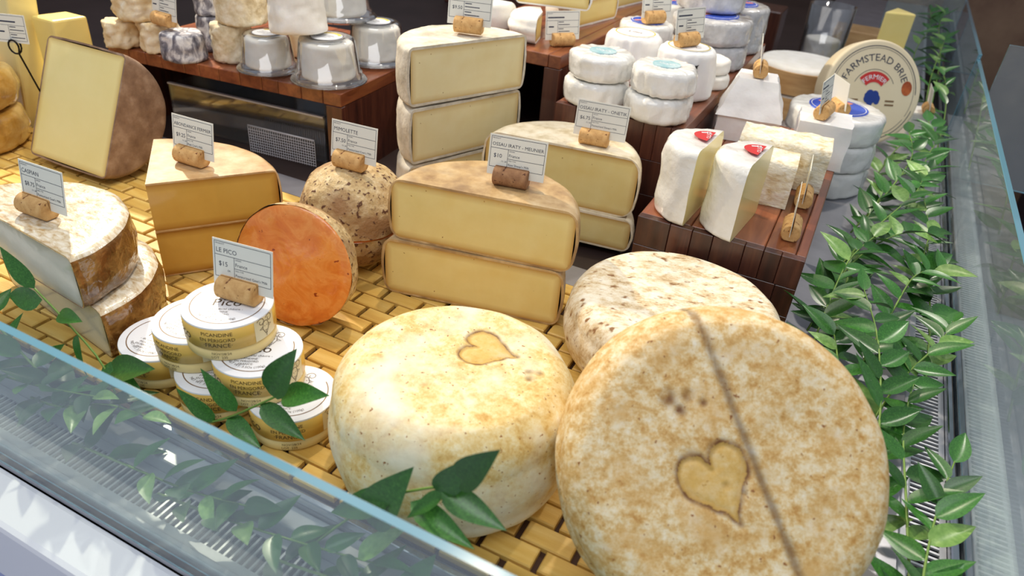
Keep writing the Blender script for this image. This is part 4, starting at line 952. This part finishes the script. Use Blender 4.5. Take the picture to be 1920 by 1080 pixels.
# side bed, from the tilted wheel back to the far end
side = [
 ('leafy branch beside the tilted wheel, close along the side grille', [(.165, .46, .01), (.150, .56, .035), (.140, .66, .05), (.150, .76, .055)], 13, 1),
 ('leafy branch curling along the outer rim of the tilted wheel', [(.125, .54, .0), (.118, .64, .05), (.10, .74, .085), (.075, .82, .10)], 13, 2),
 ('leafy branch reaching over the grille abreast of the tilted wheel', [(.105, .63, .01), (.130, .72, .05), (.165, .80, .07), (.185, .88, .06)], 13, 3),
 ('leafy branch at the front corner of the low riser', [(.040, .72, .0), (.045, .82, .05), (.055, .92, .08), (.080, 1.0, .09)], 14, 4),
 ('leafy branch arching along the low riser side', [(.035, .86, .0), (.060, .95, .06), (.105, 1.03, .085), (.150, 1.08, .08)], 14, 5),
 ('leafy branch lying across the grille abreast of the low riser', [(.175, .80, .0), (.165, .92, .045), (.150, 1.02, .06), (.160, 1.14, .06)], 14, 6),
 ('leafy branch rising from the middle of the low riser side', [(.045, 1.02, .0), (.085, 1.10, .06), (.125, 1.20, .085), (.140, 1.30, .08)], 14, 7),
 ('leafy branch over the grille abreast of the wrinkled bars', [(.170, 1.05, .0), (.160, 1.16, .05), (.145, 1.28, .07), (.155, 1.40, .07)], 14, 8),
 ('leafy branch wrapping round the stack with the blue label', [(.060, 1.20, .0), (.100, 1.29, .06), (.120, 1.40, .085), (.110, 1.52, .09)], 14, 9),
 ('leafy branch between the labelled stack and the standing brie', [(.150, 1.35, .0), (.150, 1.46, .06), (.165, 1.58, .07), (.150, 1.70, .07)], 13, 10),
 ('leafy branch below the standing brie label', [(.080, 1.48, .0), (.105, 1.56, .045), (.140, 1.63, .05), (.175, 1.70, .05)], 12, 11),
 ('leafy branch beside the standing brie near the far pane', [(.185, 1.66, .0), (.185, 1.78, .06), (.180, 1.92, .09), (.170, 2.06, .10)], 14, 12),
 ('leafy branch behind the cream piece near the far pane', [(.160, 1.90, .0), (.150, 2.04, .08), (.160, 2.20, .12), (.170, 2.34, .13)], 14, 13),
 ('leafy branch tucked between the tilted wheel and the riser corner', [(.075, .60, .0), (.075, .70, .04), (.062, .78, .05), (.045, .86, .04)], 11, 16),
 ('leafy branch spilling over the grille beside the riser front corner', [(.10, .80, .0), (.12, .88, .05), (.14, .96, .07), (.185, 1.02, .06)], 12, 17),
 ('leafy branch low on the deck along the riser flank', [(.07, .98, .0), (.065, 1.08, .03), (.075, 1.18, .045), (.09, 1.28, .05)], 11, 18),
 ('leafy branch at the near end of the side bed below the tilted wheel', [(.18, .40, .0), (.165, .47, .03), (.17, .55, .045), (.185, .63, .05)], 10, 19),
 ('leafy branch bunched at the far end of the side bed', [(.180, 2.10, .0), (.170, 2.26, .09), (.150, 2.42, .14), (.160, 2.56, .16)], 13, 14),
 ('leafy branch in the far bunch against the glass partition', [(.120, 2.20, .0), (.110, 2.34, .08), (.130, 2.46, .13), (.120, 2.58, .16)], 12, 15),
]
for lb, pth, n, s in side: branch(lb, pth, n+6, s, zmin=-.03, L=(.042, .066))
front = [
 ('leafy branch hanging before the film-wrapped half cheeses', [(-.62, .300, .0), (-.68, .305, .03), (-.735, .310, .065), (-.77, .315, .10)], 9, 21),
 ('leafy branch along the front grille below the wrapped half cheeses', [(-.80, .285, -.01), (-.72, .280, .01), (-.64, .290, .015), (-.56, .300, .03)], 12, 22),
 ('leafy branch bunched in front of the goat cheese box pile', [(-.66, .290, -.01), (-.60, .285, .01), (-.55, .300, .025), (-.50, .305, .03)], 12, 23),
 ('leafy branch lying over the front grille below the box pile', [(-.58, .275, -.02), (-.50, .270, .0), (-.42, .275, .005), (-.36, .285, .01)], 12, 24),
 ('leafy branch over the front grille below the lone goat cheese box', [(-.46, .272, -.02), (-.38, .270, .0), (-.30, .278, .01), (-.23, .29, .015)], 13, 25),
 ('leafy branch on the front grille below the flat heart-stamped wheel', [(-.33, .270, -.02), (-.25, .272, .0), (-.17, .282, .01), (-.10, .295, .02)], 12, 26),
 ('leafy branch along the front rail below the tilted wheel', [(-.18, .275, -.02), (-.12, .285, .01), (-.06, .295, .02), (.0, .30, .02)], 10, 27),
]
for lb, pth, n, s in front: branch(lb, pth, n+2, s, zmin=-.032, xmax=.19, ymin=.245, L=(.040, .060), pale=.18)
# two sprigs standing clear of the bed, leaf by leaf
def sprig(label, stem, leaves):
    P = [Vector(p) for p in stem]; t = thing('leafy_sprig', label, 'branch', P[0], group=BR); o = P[0]
    part('stem', tube([p-o for p in smooth_path(P, 10)], .0011, 5), 'stem', t)
    for k, (b, e, rl) in enumerate(leaves):
        b, e = Vector(b), Vector(e); add_leaf(t, b-o, e-b, (e-b).length*1.12, rl*.45, SL[k % 3], (.1*(-1)**k, -.78, .62))
sprig('leafy sprig standing up before the flat heart-stamped wheel', [(-.300, .288, -.012), (-0.2480, 0.2960, 0.0595), (-0.2128, 0.3010, 0.0961), (-0.1640, 0.3010, 0.1340)],
      [((-0.2160, 0.2980, 0.0912), (-0.2672, 0.2880, 0.0578), .7), ((-0.2404, 0.2980, 0.0490), (-0.2070, 0.2880, 0.1221), .6), ((-0.1720, 0.2980, 0.1240), (-0.1940, 0.2860, 0.0990), .9), ((-0.1642, 0.2980, 0.1368), (-0.1352, 0.2880, 0.1870), .5), ((-0.1752, 0.2980, 0.1238), (-0.1279, 0.2920, 0.1250), -.8), ((-0.2009, 0.2980, 0.0969), (-0.1477, 0.2880, 0.0960), -.8), ((-0.1790, 0.2980, 0.1200), (-0.1520, 0.2940, 0.1660), .8)])
sprig('leafy sprig standing up before the lone goat cheese box', [(-.490, .338, -.006), (-.4374, .342, .0292), (-.3943, .345, .0647), (-.366, .345, .0900)],
      [((-.3796, .345, .083), (-.3425, .335, .1461), .6), ((-.366, .345, .087), (-.3205, .338, .1176), -.6), ((-.4263, .345, .0405), (-.4475, .335, .0830), .7), ((-.3934, .345, .0647), (-.3429, .336, .0600), -.8), ((-.4383, .344, .0293), (-.3967, .334, .0250), -.8), ((-.455, .342, .016), (-.480, .33, .05), .8)])
sprig('leafy sprig leaning against the film-wrapped half cheeses', [(-.560, .318, .0), (-.590, .330, .0367), (-.635, .333, .0700), (-.672, .333, .0960)],
      [((-.672, .333, .0960), (-.6935, .326, .135), .6), ((-.6649, .333, .085), (-.7222, .326, .0715), -.7), ((-.5844, .330, .030), (-.5100, .322, .072), -.6), ((-.5908, .330, .033), (-.531, .320, .0400), -.7), ((-.620, .332, .060), (-.622, .322, .012), .7), ((-.645, .333, .075), (-.600, .325, .090), -.6)])
